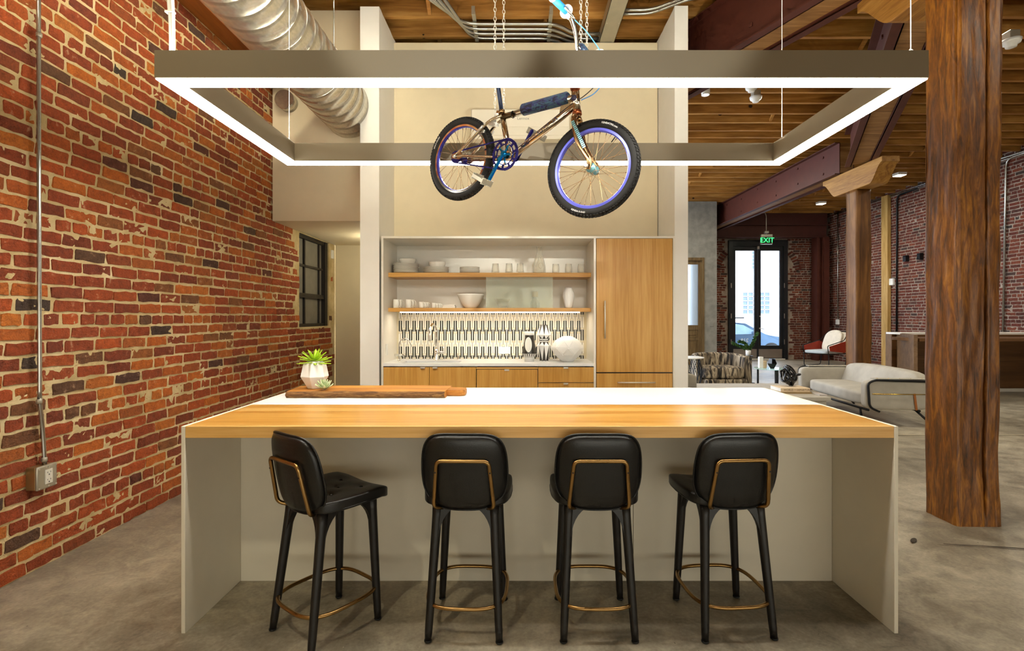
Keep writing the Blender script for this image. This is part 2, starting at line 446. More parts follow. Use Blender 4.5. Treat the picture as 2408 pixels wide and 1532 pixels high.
# brick
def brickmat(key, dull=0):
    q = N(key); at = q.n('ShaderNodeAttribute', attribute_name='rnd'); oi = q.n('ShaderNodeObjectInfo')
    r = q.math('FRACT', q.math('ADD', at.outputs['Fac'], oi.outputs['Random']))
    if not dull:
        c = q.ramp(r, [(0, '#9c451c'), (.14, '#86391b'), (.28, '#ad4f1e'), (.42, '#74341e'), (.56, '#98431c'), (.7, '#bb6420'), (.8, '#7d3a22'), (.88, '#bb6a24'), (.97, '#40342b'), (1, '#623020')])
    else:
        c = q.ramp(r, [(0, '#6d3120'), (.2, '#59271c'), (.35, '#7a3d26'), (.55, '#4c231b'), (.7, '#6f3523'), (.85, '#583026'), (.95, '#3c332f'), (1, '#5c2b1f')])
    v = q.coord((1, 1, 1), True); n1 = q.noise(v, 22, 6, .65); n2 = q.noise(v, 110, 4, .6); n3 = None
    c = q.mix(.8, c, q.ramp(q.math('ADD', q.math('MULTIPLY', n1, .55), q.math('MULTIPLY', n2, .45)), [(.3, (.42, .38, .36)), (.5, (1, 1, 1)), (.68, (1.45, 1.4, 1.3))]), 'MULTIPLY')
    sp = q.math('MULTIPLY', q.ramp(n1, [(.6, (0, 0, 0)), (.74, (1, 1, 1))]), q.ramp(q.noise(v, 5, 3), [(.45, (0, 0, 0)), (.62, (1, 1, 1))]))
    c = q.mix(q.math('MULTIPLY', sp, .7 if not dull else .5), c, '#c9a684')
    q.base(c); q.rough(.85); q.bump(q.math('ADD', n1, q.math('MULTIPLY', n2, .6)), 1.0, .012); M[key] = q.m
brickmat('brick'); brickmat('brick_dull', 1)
def mortar(key, a, b, c):
    q = N(key); v = q.coord((1, 1, 1), True); n = q.noise(v, 40, 6, .7); q.base(q.ramp(q.noise(v, 3.5, 5, .65), [(.3, a), (.5, b), (.7, c)])); q.rough(.95); q.bump(n, 1.0, .01); M[key] = q.m
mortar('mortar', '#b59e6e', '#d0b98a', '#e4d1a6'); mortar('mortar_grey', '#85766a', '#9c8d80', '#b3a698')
# concrete floor
q = N('concrete'); v = q.coord((1, 1, 1), True)
a = q.noise(v, .7, 6, .6, .4); b = q.noise(v, 6, 6, .7, .6); c = q.noise(v, 60, 4, .6)
f = q.math('ADD', q.math('MULTIPLY', a, .5), q.math('ADD', q.math('MULTIPLY', b, .35), q.math('MULTIPLY', c, .15)))
cc = q.ramp(f, [(.36, '#625a4c'), (.46, '#8a8170'), (.54, '#a89e8a'), (.64, '#c6bca6')])
sp = q.ramp(q.noise(v, 26, 5, .75), [(.28, (0, 0, 0)), (.31, (1, 1, 1))]); cc = q.mix(sp, '#4c4438', cc)
sp = q.ramp(q.noise(v, 38, 4, .7), [(.7, (0, 0, 0)), (.74, (1, 1, 1))]); cc = q.mix(sp, cc, '#cfc4aa')
q.base(cc); q.rough(q.math('ADD', q.math('MULTIPLY', b, .35), .22)); q.bump(f, .12, .01); M['concrete'] = q.m
# galvanised duct
q = N('galvanised'); v = q.coord((1, .35, 1), True); n = q.noise(v, 50, 3, .7); q.base(q.ramp(n, [(.35, '#cfcbc0'), (.65, '#e6e2d6')]))
q.b.inputs['Metallic'].default_value = .92; q.rough(.27); M['galvanised'] = q.m
# zebra fabric
q = N('stripe_fabric'); v = q.coord((1, .5, .16)); n = q.noise(v, 9, 4, .6, 2.2); q.base(q.ramp(n, [(.40, '#1d1a17'), (.46, '#4a4038'), (.52, '#7e705c'), (.6, '#b3a48c')])); q.rough(.75); M['stripe_fabric'] = q.m
# camo pad
q = N('camo'); v = q.coord((1, 1, 2)); n = q.noise(v, 15, 3, .5, 1.5)
x = q.ramp(n, [(.38, '#0e0d22'), (.45, '#241f5c'), (.54, '#2f5560'), (.6, '#17143c')]); q.t.nodes[-1].color_ramp.interpolation if False else None
q.base(x); q.rough(.6); M['camo'] = q.m
XL, XR, YB, YF = -2.69, 10.1, 16.8, -4.0
ZJ, ZD = 4.75, 5.03          # joist underside, deck underside
YK, YN, XF0, XF1 = 5.31, 5.89, -1.66, 1.752   # kitchen front plane, niche back
YC = 7.42                     # corridor back wall
ZS = 2.447                    # bulkhead underside
# ---------------------------------------------------------------- floor
bm = bmesh.new()
nx, ny = 64, 110
vs = [[bm.verts.new((XL-.4+(XR+.6-XL)*i/nx, YF+(YB+.4-YF)*j/ny, .004*noise.noise(Vector((i*.3, j*.3, 0))))) for j in range(ny+1)] for i in range(nx+1)]
for i in range(nx):
    for j in range(ny): bm.faces.new((vs[i][j], vs[i+1][j], vs[i+1][j+1], vs[i][j+1])).smooth = True
box(bm, XL-.4, XR+.2, YF, YB+.4, -.2, -.02)
floor = struct('floor', bm, 'concrete')
def strip(bm, pts, w, z=.0062):
    P_ = [Vector((x, y, z)) for x, y in pts]; L = []
    for i, p in enumerate(P_):
        d = (P_[min(i+1, len(P_)-1)]-P_[max(i-1, 0)]).normalized(); n = Vector((-d.y, d.x, 0))*w*(.6+.8*R.random())/2
        L.append((bm.verts.new(p+n), bm.verts.new(p-n)))
    for a, b in zip(L, L[1:]): bm.faces.new((a[0], b[0], b[1], a[1]))
plain('crack_dark', '#3a3329', .9); plain('joint_pale', '#b9ac90', .8); plain('stain_dark', '#3b342a', .6)
bm = bmesh.new()
pts = [(2.62+ (5.2-2.62)*t+.01*R.uniform(-1, 1), 3.16-.42*t+.012*R.uniform(-1, 1)) for t in [i/26 for i in range(27)]]; strip(bm, pts, .011)
obj('crack', bm, 'crack_dark', floor)
bm = bmesh.new(); strip(bm, [(1.75+.3*i, 6.05+.004*R.uniform(-1, 1)) for i in range(28)], .016); obj('floor_joint', bm, 'joint_pale', floor)
bm = bmesh.new()
for (cx, cy, a, b_) in ((2.47, 3.2, .034, .014), (2.19, 3.92, .016, .01)):
    bm.faces.new([bm.verts.new((cx+a*math.cos(t)*1.0+b_*math.sin(t)*.5, cy+a*.9*math.cos(t)-b_*math.sin(t), .0068)) for t in [2*PI*k/14 for k in range(14)]])
obj('stain', bm, 'stain_dark', floor)

# ---------------------------------------------------------------- brick walls
def in_frame(p):
    if p[1] < .3: return False
    x, y = proj(p); return -30 < x < 2438 and -30 < y < 1562
def brick_variants(L, H, D, n, rough):
    out = []
    for _ in range(n):
        pts = []
        k = 3 if L > .14 else 2
        l, h = L/2, H/2; ch = .006
        raw = [(-l+ch, -h)]+[(-l+L*i/(k+1), -h) for i in range(1, k+1)]+[(l-ch, -h), (l, -h+ch), (l, h-ch), (l-ch, h)]+[(l-L*i/(k+1), h) for i in range(1, k+1)]+[(-l+ch, h), (-l, h-ch), (-l, -h+ch)]
        j = rough
        fr = [(u+R.uniform(-j, j), v+R.uniform(-j, j)*.9) for u, v in raw]
        dz = [R.uniform(-.0035, .001) for _ in raw]
        out.append((fr, dz, R.uniform(-.002, .003)))
    return out
def brick_geo(var, D):
    "verts local (u,v,d) with d outwards; faces"
    fr, dz, c0 = var; n = len(fr)
    V = [(u, v, z) for (u, v), z in zip(fr, dz)] + [(u*1.02, v*1.05, -D) for u, v in fr] + [(0, 0, c0)]
    Fc = [(i, (i+1) % n, 2*n) for i in range(n)] + [((i+1) % n, i, n+i, n+(i+1) % n) for i in range(n)]
    return V, Fc
def brick_wall(root, mat, morm, O, U, Nn, length, height, courses_h, skip, proud=.003, rough=.005, LB=.2, HB=.095, joint=.0175, wav=.008, sd=1, mres=.02, mbias=.002, parts=300, dark=None):
    "O origin (bottom corner on face plane), U along, Nn outward"
    O, U, Nn = Vector(O), Vector(U), Vector(Nn); Z = Vector((0, 0, 1)); Rr = random.Random(sd)
    D = .03; hh = courses_h-joint
    vs_s = brick_variants(LB, hh, D, 14, rough); vs_h = brick_variants(HB, hh, D, 8, rough)
    geo = {('s', i): brick_geo(v, D) for i, v in enumerate(vs_s)}; geo.update({('h', i): brick_geo(v, D) for i, v in enumerate(vs_h)})
    B = []; nc = int(height/courses_h)
    for r in range(nc):
        head = (r % 7 == 3); u = -Rr.random()*LB
        while u < length:
            L = HB if head or Rr.random() < .07 else LB
            s = 1+Rr.uniform(-.05, .07); Lw = L*s
            cu = u+Lw/2; cz = (r+.5)*courses_h + wav*noise.noise(Vector((cu*.9+sd*10, r*.15, 3)))+Rr.uniform(-.0015, .0015)
            if u > 0 and u+Lw < length and not skip(cu, cz, Lw, courses_h):
                key = ('h', Rr.randrange(len(vs_h))) if L == HB else ('s', Rr.randrange(len(vs_s)))
                B.append((key, cu, cz, s, Rr.uniform(-.012, .012), proud+Rr.uniform(-.004, .004), Rr.random()))
            u += Lw+joint*Rr.uniform(.75, 1.3)
    def pos(b): return O+U*b[1]+Z*b[2]+Nn*b[5]
    def score(b):
        p = pos(b)
        if not in_frame(p): return -1
        return abs((Vector((0, 0, CAMZ))-p).normalized().dot(Nn))/(p-Vector((0, 0, CAMZ))).length_squared
    B.sort(key=score, reverse=True)
    me_of = {}
    base = Matrix((U, Z, Nn)).transposed()
    for key, (V, Fc) in geo.items():
        me = bpy.data.meshes.new('brick'); me.from_pydata(V, [], Fc); me.materials.append(M[mat]); me_of[key] = me
    if U.cross(Z).dot(Nn) < 0:
        for me in me_of.values(): me.flip_normals()
    ro = org(root)
    for b in B[:parts]:
        o = bpy.data.objects.new('brick', me_of[b[0]]); COL.objects.link(o); o.parent = root
        m = base.to_4x4() @ Matrix.Rotation(b[4], 4, 'Z') @ Matrix.Diagonal((b[3], 1, 1, 1)); m.translation = pos(b)-ro; o.matrix_local = m
    V, Fc, A = [], [], []
    for b in B[parts:]:
        g = geo[b[0]]; n0 = len(V); ca, sa = math.cos(b[4]), math.sin(b[4]); p = pos(b)-ro
        for (x, y, z) in g[0]:
            x *= b[3]; q_ = p+U*(x*ca-y*sa)+Z*(x*sa+y*ca)+Nn*z; V.append(q_[:]); A.append(b[6])
        fl = U.cross(Z).dot(Nn) < 0
        Fc += [tuple(n0+i for i in (f[::-1] if fl else f)) for f in g[1]]
    if V:
        me = bpy.data.meshes.new('brick_rest'); me.from_pydata(V, [], Fc); me.materials.append(M[mat])
        at = me.attributes.new('rnd', 'FLOAT', 'POINT'); at.data.foreach_set('value', A)
        o = bpy.data.objects.new('bricks_beyond', me); COL.objects.link(o); o.parent = root; o['kind'] = 'stuff'
    # mortar bed
    nu, nv = int(length/mres), int(height/mres); V, Fc = [], []
    idx = {}
    for i in range(nu+1):
        for j in range(nv+1):
            u, v = length*i/nu, height*j/nv
            p = O+U*u+Z*v-ro
            d = -.005+mbias+.004*noise.noise(Vector((u*9+sd, v*9, 0)))+.004*noise.noise(Vector((u*31, v*31, sd)))
            idx[i, j] = len(V); V.append((p+Nn*d)[:])
    for i in range(nu):
        for j in range(nv):
            if skip(length*(i+.5)/nu, height*(j+.5)/nv, 0, 0): continue
            f = (idx[i, j], idx[i+1, j], idx[i+1, j+1], idx[i, j+1])
            Fc.append(f[::-1] if U.cross(Z).dot(Nn) < 0 else f)
    me = bpy.data.meshes.new('mortar'); me.from_pydata(V, [], Fc); me.materials.append(M[morm])
    o = bpy.data.objects.new('mortar', me); COL.objects.link(o); o.parent = root
# left wall
WY0, WY1, WZ0, WZ1 = 6.24, 7.2, 1.28, 2.447   # window opening
wl = SB('wall_left', 'mortar', (XL-.4, XL-.02, YF, WY0, 0, 5.1), (XL-.4, XL-.02, WY1, YC+.1, 0, 5.1), (XL-.4, XL-.02, WY0, WY1, 0, WZ0), (XL-.4, XL-.02, WY0, WY1, WZ1, 5.1))
y0 = .9
brick_wall(wl, 'brick', 'mortar', (XL, y0, 0), (0, 1, 0), (1, 0, 0), YC-y0-.005, 3.9, .0795,
           lambda u, z, L, h: (WY0-.0 < y0+u+L/2 and y0+u-L/2 < WY1 and WZ0-h/2 < z < WZ1+.1), sd=3, LB=.205, HB=.1)
# right wall and entrance wall
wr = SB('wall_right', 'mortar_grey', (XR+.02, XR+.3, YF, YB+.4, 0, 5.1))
ry0 = 8.9
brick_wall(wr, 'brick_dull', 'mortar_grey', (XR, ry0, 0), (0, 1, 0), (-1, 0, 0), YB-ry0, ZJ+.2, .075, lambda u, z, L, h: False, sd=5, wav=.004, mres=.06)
DX0, DX1, DZ = 6.86, 8.8, 3.92
X0B = 1.9
we = SB('wall_back', 'mortar_grey', (X0B, 4.2, YB+.02, YB+.35, 0, 5.1), (5.75, DX0, YB+.02, YB+.35, 0, 5.1), (DX1, XR+.3, YB+.02, YB+.35, 0, 5.1), (DX0, DX1, YB+.02, YB+.35, DZ, 5.1), (4.2, 5.75, YB+.02, YB+.35, 3.6, 5.1), (4.2, 5.75, YB+.02, YB+.35, 0, .4))
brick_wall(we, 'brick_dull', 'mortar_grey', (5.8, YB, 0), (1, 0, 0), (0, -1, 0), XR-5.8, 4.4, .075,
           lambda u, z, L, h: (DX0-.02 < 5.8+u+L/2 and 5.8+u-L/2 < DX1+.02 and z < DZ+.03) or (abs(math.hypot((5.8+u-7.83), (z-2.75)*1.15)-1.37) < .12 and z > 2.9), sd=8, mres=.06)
# the old relieving arch of tilted bricks either side of the door
for s in (-1, 1):
    for k in range(11):
        a = math.radians(11+k*4.6); rr = 1.37
        x = 7.83+s*rr*math.cos(a); z = 2.75+rr*math.sin(a)/1.15
        if z > 3.98 or abs(x-7.83) < 1.0: continue
        bm = bmesh.new(); d = Vector((s*math.cos(a), 0, math.sin(a)/1.15)).normalized(); t = Vector((-d.z, 0, d.x))
        obox(bm, (x, YB, z), (d, t, Vector((0, 1, 0))), (.1, .033, .012), .004); obj('brick', bm, 'brick_dull', we)
SB('wall_front', 'white_paint_dimmed', (XL-.4, XR+.3, YF-.2, YF, 0, 5.1))

# ---------------------------------------------------------------- ceiling
ce = SB('ceiling', 'deck_wood_shaded', (XL-.4, XR+.3, YF, YB+.4, ZD+.025, ZD+.1))
jm = bmesh.new()
nseg = 26
L = XR-XL
prof = [(-.026, 0), (.026, 0), (.026, ZD-ZJ), (-.026, ZD-ZJ)]
rings = []
for i in range(nseg+1):
    x = -L/2+L*i/nseg; rings.append([jm.verts.new((x, y+.004*noise.noise(Vector((x, z*3, 1))), z+(.006*noise.noise(Vector((x*1.3, y*9, 5))) if z == 0 else 0))) for y, z in prof])
for a, b in zip(rings, rings[1:]):
    for j in range(4): jm.faces.new((a[j], a[(j+1) % 4], b[(j+1) % 4], b[j]))
jm.faces.new(rings[0]); jm.faces.new(rings[-1][::-1])
j0 = obj('joist', jm, 'joist_wood', ce, local=True); j0.location = ((XL+XR)/2, 0, ZJ)
first = True; jy = []
y = .35
while y < YB-.2:
    o = j0 if first else j0.copy()
    if not first: COL.objects.link(o)
    o.location = ((XL+XR)/2+R.uniform(-.01, .01), y+R.uniform(-.012, .012), ZJ+R.uniform(-.006, .006)); first = False; jy.append(y); y += .383
y = -3.8
while y < .2:
    o = j0.copy(); COL.objects.link(o); o.location = ((XL+XR)/2, y, ZJ); y += .383
bm = bmesh.new(); box(bm, -.072, .072, YF, YB+.2, ZD, ZD+.022); p0 = obj('plank', bm, 'deck_wood_shaded', ce, local=True)
x = XL+.08; first = True
while x < XR:
    o = p0 if first else p0.copy()
    if not first: COL.objects.link(o)
    o.location = (x, 0, R.uniform(-.003, .003)); first = False; x += .149
# diagonal bridging between joists
bm = bmesh.new(); obox(bm, (0, 0, 0), (Vector((0, .383, .25)).normalized(), Vector((1, 0, 0)), Vector((0, -.25, .383)).normalized()), (.21, .02, .018)); b0 = obj('brace', bm, 'joist_wood', ce, local=True)
first = True
for xb in (-.95, 4.35, 8.2, .35):
    for ya, yb in zip(jy, jy[1:]):
        if ya < 3.8 or (xb < 1 and ya > 7): continue
        for s in (1, -1):
            if R.random() < .35: continue
            o = b0 if first else b0.copy()
            if not first: COL.objects.link(o)
            first = False
            o.location = (xb+.05*s, (ya+yb)/2, ZJ+.14); o.rotation_euler = (0, 0, 0 if s > 0 else PI)

# ---------------------------------------------------------------- kitchen block
SB('wall_bulkhead', 'white_paint_dimmed', (XL+.012, XF0+.02, 5.53, YC, ZS, 4.73))
SB('wall_corridor', 'white_paint_dimmed', (XL+.012, XF1-.02, YC, YC+.12, 0, 4.72))
ZF = 4.64
def fin(name, xa, xb):
    bm = bmesh.new(); ys = [YK, 5.94+.12]
    n = 10; top = [(YK+(6.06-YK)*i/n, ZF-.0+.012*noise.noise(Vector((i*.9, xa, 0)))) for i in range(n+1)]
    prism(bm, [(YK, 0)]+[(6.06, 0)]+top[::-1], lambda u, v, d: (d, u, v), xa, xb); struct(name, bm, 'white_paint')
fin('wall_alcove_left', XF0, -1.462); fin('wall_alcove_right', 1.613, XF1)
SB('wall_alcove_back', 'white_paint_dimmed', (-1.462, 1.605, YN+.05, YN+.17, 0, 4.60))
SB('wall_core', 'white_paint', (XF0, XF0+.1, 6.06, YC, 0, 4.64), (XF1-.1, XF1, 6.06, YC, 0, 4.64))
# left window
wn = part('window_1', 'window_black', None, (XL-.09, XL-.045, WY0-.05, WY0+.0, WZ0, WZ1), (XL-.09, XL-.02, WY1-.09, WY1-.0, WZ0, WZ1), (XL-.09, XL-.03, WY0, WY1, WZ1-.05, WZ1), (XL-.09, XL-.03, WY0, WY1, WZ0, WZ0+.04)); wn['kind'] = 'structure'
part('window_pane', 'frost_dark', wn, (XL-.08, XL-.075, WY0, WY1, WZ0, WZ1))
for z in (2.06, 1.68): part('glazing_bar', 'window_black', wn, (XL-.078, XL-.05, WY0, WY1-.08, z-.014, z+.014) if z > 2 else (XL-.078, XL-.035, WY0, WY1-.08, z-.028, z+.028))
part('glazing_bar', 'window_black', wn, (XL-.078, XL-.05, 6.5, 6.53, WZ0, WZ1))
part('glazing_bar', 'window_black', wn, (XL-.078, XL-.05, 6.98, 6.995, WZ0, WZ1))
SB('trim_1', 'mortar', (XL-.09, XL-.0, WY1-.002, WY1+.07, WZ0, WZ1), (XL-.09, XL+.004, WY0, WY1+.06, WZ0-.03, WZ0))
# beam above the left brick wall
SB('trim_2', 'beam_brown', (XL-.02, XL+.13, YF, 5.53, 3.93, 4.75), (XL-.02, XL+.17, YF, 5.53, 3.9, 3.932))
# ---------------------------------------------------------------- concrete block with oak door
st = SB('wall_stucco', 'stucco', (X0B, 4.55, 14.8, 15.0, 0, 4.75), (5.35, 5.72, 14.8, 15.0, 0, 4.75), (4.55, 5.35, 14.8, 15.0, 3.12, 4.75), (5.6, 5.72, 15.0, YB, 0, 4.75))
d2 = part('door_2', 'door_oak', None, (4.55, 4.6, 14.78, 14.98, 0, 3.12), (5.3, 5.35, 14.78, 14.98, 0, 3.12), (4.6, 5.3, 14.78, 14.98, 3.04, 3.12)); d2['kind'] = 'structure'
part('door_leaf', 'door_oak', d2, (4.6, 4.68, 14.86, 14.92, 0, 3.04), (5.2, 5.3, 14.86, 14.92, 0, 3.04), (4.68, 5.2, 14.86, 14.92, 2.93, 3.04), (4.68, 5.2, 14.86, 14.92, 0, .2), (4.68, 5.2, 14.86, 14.92, .72, .8), (4.68, 5.2, 14.86, 14.92, 1.02, 1.16))
part('door_pane', 'frost_bright', d2, (4.68, 5.2, 14.885, 14.895, 1.16, 2.93))
for z0, z1 in ((.2, .72), (.8, 1.02)): part('door_panel', 'door_oak', d2, (4.68, 5.2, 14.885, 14.9, z0, z1), (4.74, 5.14, 14.872, 14.89, z0+.06, z1-.06), bev=.006)
bm = bmesh.new(); lathe(bm, [(.008, 0), (.02, .02), (.022, .035), (.012, .05)], 12, (4.66, 14.86, 1.12), ax=Matrix.Rotation(PI/2, 3, 'X'), capt=True); obj('door_knob', bm, 'black_metal', d2)
bm = bmesh.new(); box(bm, 5.52, 5.62, 14.785, 14.8, 1.12, 1.24, .004); single('switch_plate', bm, 'stucco', 'small grey switch plate on the concrete wall beside the oak door', 'switch')

# ---------------------------------------------------------------- entrance doors
d1 = part('door_1', 'black_frame', None, (DX0, DX0+.14, YB-.06, YB+.2, 0, DZ), (DX1-.14, DX1, YB-.06, YB+.2, 0, DZ), (DX0+.14, DX1-.14, YB-.06, YB+.2, 3.72, DZ)); d1['kind'] = 'structure'
for xa, xb in ((DX0+.14, 7.825), (7.835, DX1-.14)):
    part('door_leaf', 'black_frame', d1, (xa, xa+.1, YB-.01, YB+.05, .02, 3.72), (xb-.1, xb, YB-.01, YB+.05, .02, 3.72), (xa+.1, xb-.1, YB-.01, YB+.05, 3.58, 3.72), (xa+.1, xb-.1, YB-.01, YB+.05, .02, .46))
    part('door_glass', 'door_glass', d1, (xa+.1, xb-.1, YB+.015, YB+.025, .46, 3.58))
    part('kick_plate', 'brushed', d1, (xa+.03, xb-.03, YB-.02, YB-.01, .05, .34))
for x in (DX0+.07, DX1-.07):
    for z in (.5, 1.35, 2.35): part('hinge', 'brushed', d1, (x-.01 if x < 8 else x-.06, x+.02 if x < 8 else x-.04, YB-.08, YB-.06, z, z+.16))
bm = bmesh.new(); tube(bm, fillet([(7.9, YB-.01, 1.02), (7.9, YB-.07, 1.02), (8.02, YB-.07, 1.0)], .02), .012, 8); lathe(bm, [(.03, 0), (.03, .015)], 14, (7.9, YB-.02, 1.02), ax=Matrix.Rotation(PI/2, 3, 'X'), capt=True); lathe(bm, [(.024, 0), (.024, .02)], 14, (7.9, YB-.02, 1.42), ax=Matrix.Rotation(PI/2, 3, 'X'), capt=True); obj('lever_handle', bm, 'nickel', d1)
bm = bmesh.new(); box(bm, 7.78, 7.86, YB-.09, YB-.01, 3.62, 3.72, .01); obj('latch_box', bm, 'brushed', d1)
bm = bmesh.new(); add_text(bm, '218', .17, Matrix.Translation((7.42, YB+.03, .62)) @ Matrix.Rotation(PI/2, 4, 'X') @ Matrix.Rotation(PI, 4, 'Y'), bold=True); obj('street_number', bm, 'white_plastic', d1)
SB('trim_3', 'white_plastic', (DX0+.1, DX1-.1, YB-.09, YB+.05, 0, .03))
# steel frame at the entrance
bm = bmesh.new()
box(bm, 5.73, 9.9, 16.42, 16.46, 4.36, 4.738); box(bm, 5.72, 9.9, 16.3, 16.58, 4.34, 4.37)
box(bm, 5.72, 9.9, 16.46, 16.5, 4.0, 4.34); box(bm, 5.72, 9.9, 16.34, 16.62, 3.95, 3.98)
hb = single('entrance_header', bm, 'steel_red_dull', 'double dark red steel header beam across the entrance doors', 'beam')
bm = bmesh.new(); box(bm, 9.5, 9.56, 16.3, 16.62, 0, 3.945); box(bm, 9.56, 9.72, 16.44, 16.48, 0, 3.945); box(bm, 9.72, 9.9, 16.3, 16.36, 0, 3.945); box(bm, 9.7, 9.9, 16.36, 16.62, 0, 3.945)
single('steel_column', bm, 'steel_red', 'red-brown steel column in the corner right of the entrance doors', 'column')

# ---------------------------------------------------------------- outside
SB('ground_outside', 'asphalt', (-12, 40, YB+.4, 45, -.4, -.26))
SB('pavement_outside', 'facade_white', (-12, 40, YB+.36, 19.2, -.26, -.1))
bd = thing('building', 'white rendered building across the street with gridded windows', 'building', (12, 28, -.26))
part('wall', 'facade_white', bd, (-6, 34, 28, 34, -.26, 14))
for (xa, xb, za, zb, nx_, nz_) in ((12.2, 13.7, 1.55, 2.75, 5, 5), (12.7, 13.0, 4.0, 5.0, 1, 5), (9.0, 10.5, 1.55, 2.75, 5, 5), (16, 17.5, 1.55, 2.75, 5, 5)):
    wf = part('window', 'mullion_white', bd, *([(xa+(xb-xa)*i/nx_-.025, xa+(xb-xa)*i/nx_+.025, 27.93, 28, za, zb) for i in range(nx_+1)]+[(xa, xb, 27.93, 28, za+(zb-za)*i/nz_-.02, za+(zb-za)*i/nz_+.02) for i in range(nz_+1)]))
    for i in range(nx_):
        for k in range(nz_): part('pane', 'pane_gray', wf, (xa+(xb-xa)*i/nx_+.025, xa+(xb-xa)*(i+1)/nx_-.025, 27.97, 27.99, za+(zb-za)*k/nz_+.02, za+(zb-za)*(k+1)/nz_-.02))
bm = bmesh.new(); lathe(bm, [(.02, 0), (.16, .12), (.2, .3), (.12, .36)], 14, (15.6, 27.85, 4.1), capt=True); obj('wall_lamp', bm, 'black_metal', bd)
# parked car, facing right
car = thing('car', 'blue-grey car parked outside the entrance with a rack on its roof', 'car', (8.3, 20.6, -.26))
CX, CY, CZ = 6.2, 20.6, -.26
side = [(0, .35), (.02, .62), (.12, .82), (.5, .92), (.62, .95), (1.05, 1.3), (1.5, 1.42), (2.1, 1.45), (2.6, 1.4), (3.3, 1.0), (3.45, .95), (4.0, .86), (4.3, .72), (4.38, .5), (4.36, .3), (4.1, .2), (.3, .2)]
bm = bmesh.new()
def carf(u, v, d):
    k = 1-.18*max(0, (v-.85))/.6
    return (CX+u, CY+d*k, CZ+v)
prism(bm, side, carf, -.86, .86); obj('body', bm, 'car_paint', car)
bm = bmesh.new()
for pts in ([(.85, .97), (1.15, 1.27), (1.55, 1.36), (1.6, .97)], [(1.66, .97), (1.62, 1.36), (2.15, 1.39), (2.5, 1.34), (3.1, 1.0)]):
    prism(bm, pts, carf, -.875, -.86)
prism(bm, [(2.66, 1.34), (2.64, 1.37), (3.3, 1.02), (3.3, .99)], carf, -.7, .7)
obj('side_glass', bm, 'car_glass', car)
for wx in (.85, 3.55):
    for s in (-1, 1):
        bm = bmesh.new(); lathe(bm, [(.12, -.1), (.31, -.1), (.33, -.06), (.33, .06), (.31, .1), (.12, .1)], 24, (CX+wx, CY+s*.8, CZ+.33), ax=Matrix.Rotation(PI/2, 3, 'X'), capb=True, capt=True); obj('wheel', bm, 'rubber', car)
bm = bmesh.new(); cushion(bm, CX+2.75, CX+2.92, CY-1.02, CY-.86, CZ+.98, CZ+1.1, 3); obj('mirror', bm, 'car_paint', car)
bm = bmesh.new(); cushion(bm, CX+4.1, CX+4.33, CY-.8, CY-.5, CZ+.6, CZ+.72, 3); obj('headlamp', bm, 'white_plastic', car)
bm = bmesh.new()
for x in (1.3, 2.2): tube(bm, [(CX+x, CY-.65, CZ+1.47), (CX+x, CY-.6, CZ+1.56), (CX+x, CY+.6, CZ+1.56), (CX+x, CY+.65, CZ+1.47)], .02, 6)
tube(bm, [(CX+1.0, CY-.35, CZ+1.6), (CX+2.7, CY-.35, CZ+1.62)], .025, 6); tube(bm, [(CX+1.9, CY-.35, CZ+1.6), (CX+2.0, CY-.35, CZ+1.9), (CX+2.2, CY-.35, CZ+1.92)], .02, 6)
obj('roof_rack', bm, 'black_metal', car)
# ---------------------------------------------------------------- timber posts with caps
def rough_post(x0, x1, y0, y1, z0, z1, seed, crack=None, amp=.012, chip=.0, res=(.014, .03)):
    bm = bmesh.new(); zs = [z0+(z1-z0)*i/int((z1-z0)/res[1]) for i in range(int((z1-z0)/res[1])+1)]
    w, d = x1-x0, y1-y0; nx, ny = max(4, int(w/res[0])), max(4, int(d/(res[0]*1.6)))
    loop = [(x0+w*i/nx, y0) for i in range(nx)]+[(x1, y0+d*i/ny) for i in range(ny)]+[(x1-w*i/nx, y1) for i in range(nx)]+[(x0, y1-d*i/ny) for i in range(ny)]
    cx, cy = (x0+x1)/2, (y0+y1)/2; rings = []
    for z in zs:
        r = []
        for (x, y) in loop:
            ex = abs(x-cx)/(w/2); ey = abs(y-cy)/(d/2); edge = min(ex, ey)
            a = amp*noise.noise(Vector((x*3, y*3, z*1.3+seed)))+amp*.35*noise.noise(Vector((x*22, y*22, z*5+seed)))
            if edge > .86: a -= (edge-.86)/.14*(.006+chip*max(0, noise.noise(Vector((seed, x*2, z*2.2)))+.15))
            v = Vector((x-cx, y-cy, 0)); k = max(ex, ey)
            nn = Vector((math.copysign(1, x-cx) if ex >= .999 else 0, math.copysign(1, y-cy) if ey >= .999 else 0, 0))
            dd = nn*a
            if crack and y == y0:
                for (fx, wd, dp, za, zb) in crack:
                    if za < z < zb:
                        xc = fx(z); e = min(1, (z-za)/.3, (zb-z)/.3); q_ = abs(x-xc)/(wd*e+1e-6)
                        if q_ < 1: dd = dd+Vector((0, dp*(1-q_)*e, 0))
            r.append(bm.verts.new((x+dd.x, y+dd.y, z)))
        rings.append(r)
    n = len(loop)
    for a, b in zip(rings, rings[1:]):
        for j in range(n): bm.faces.new((a[j], a[(j+1) % n], b[(j+1) % n], b[j])).smooth = True
    bm.faces.new(rings[-1]); return bm
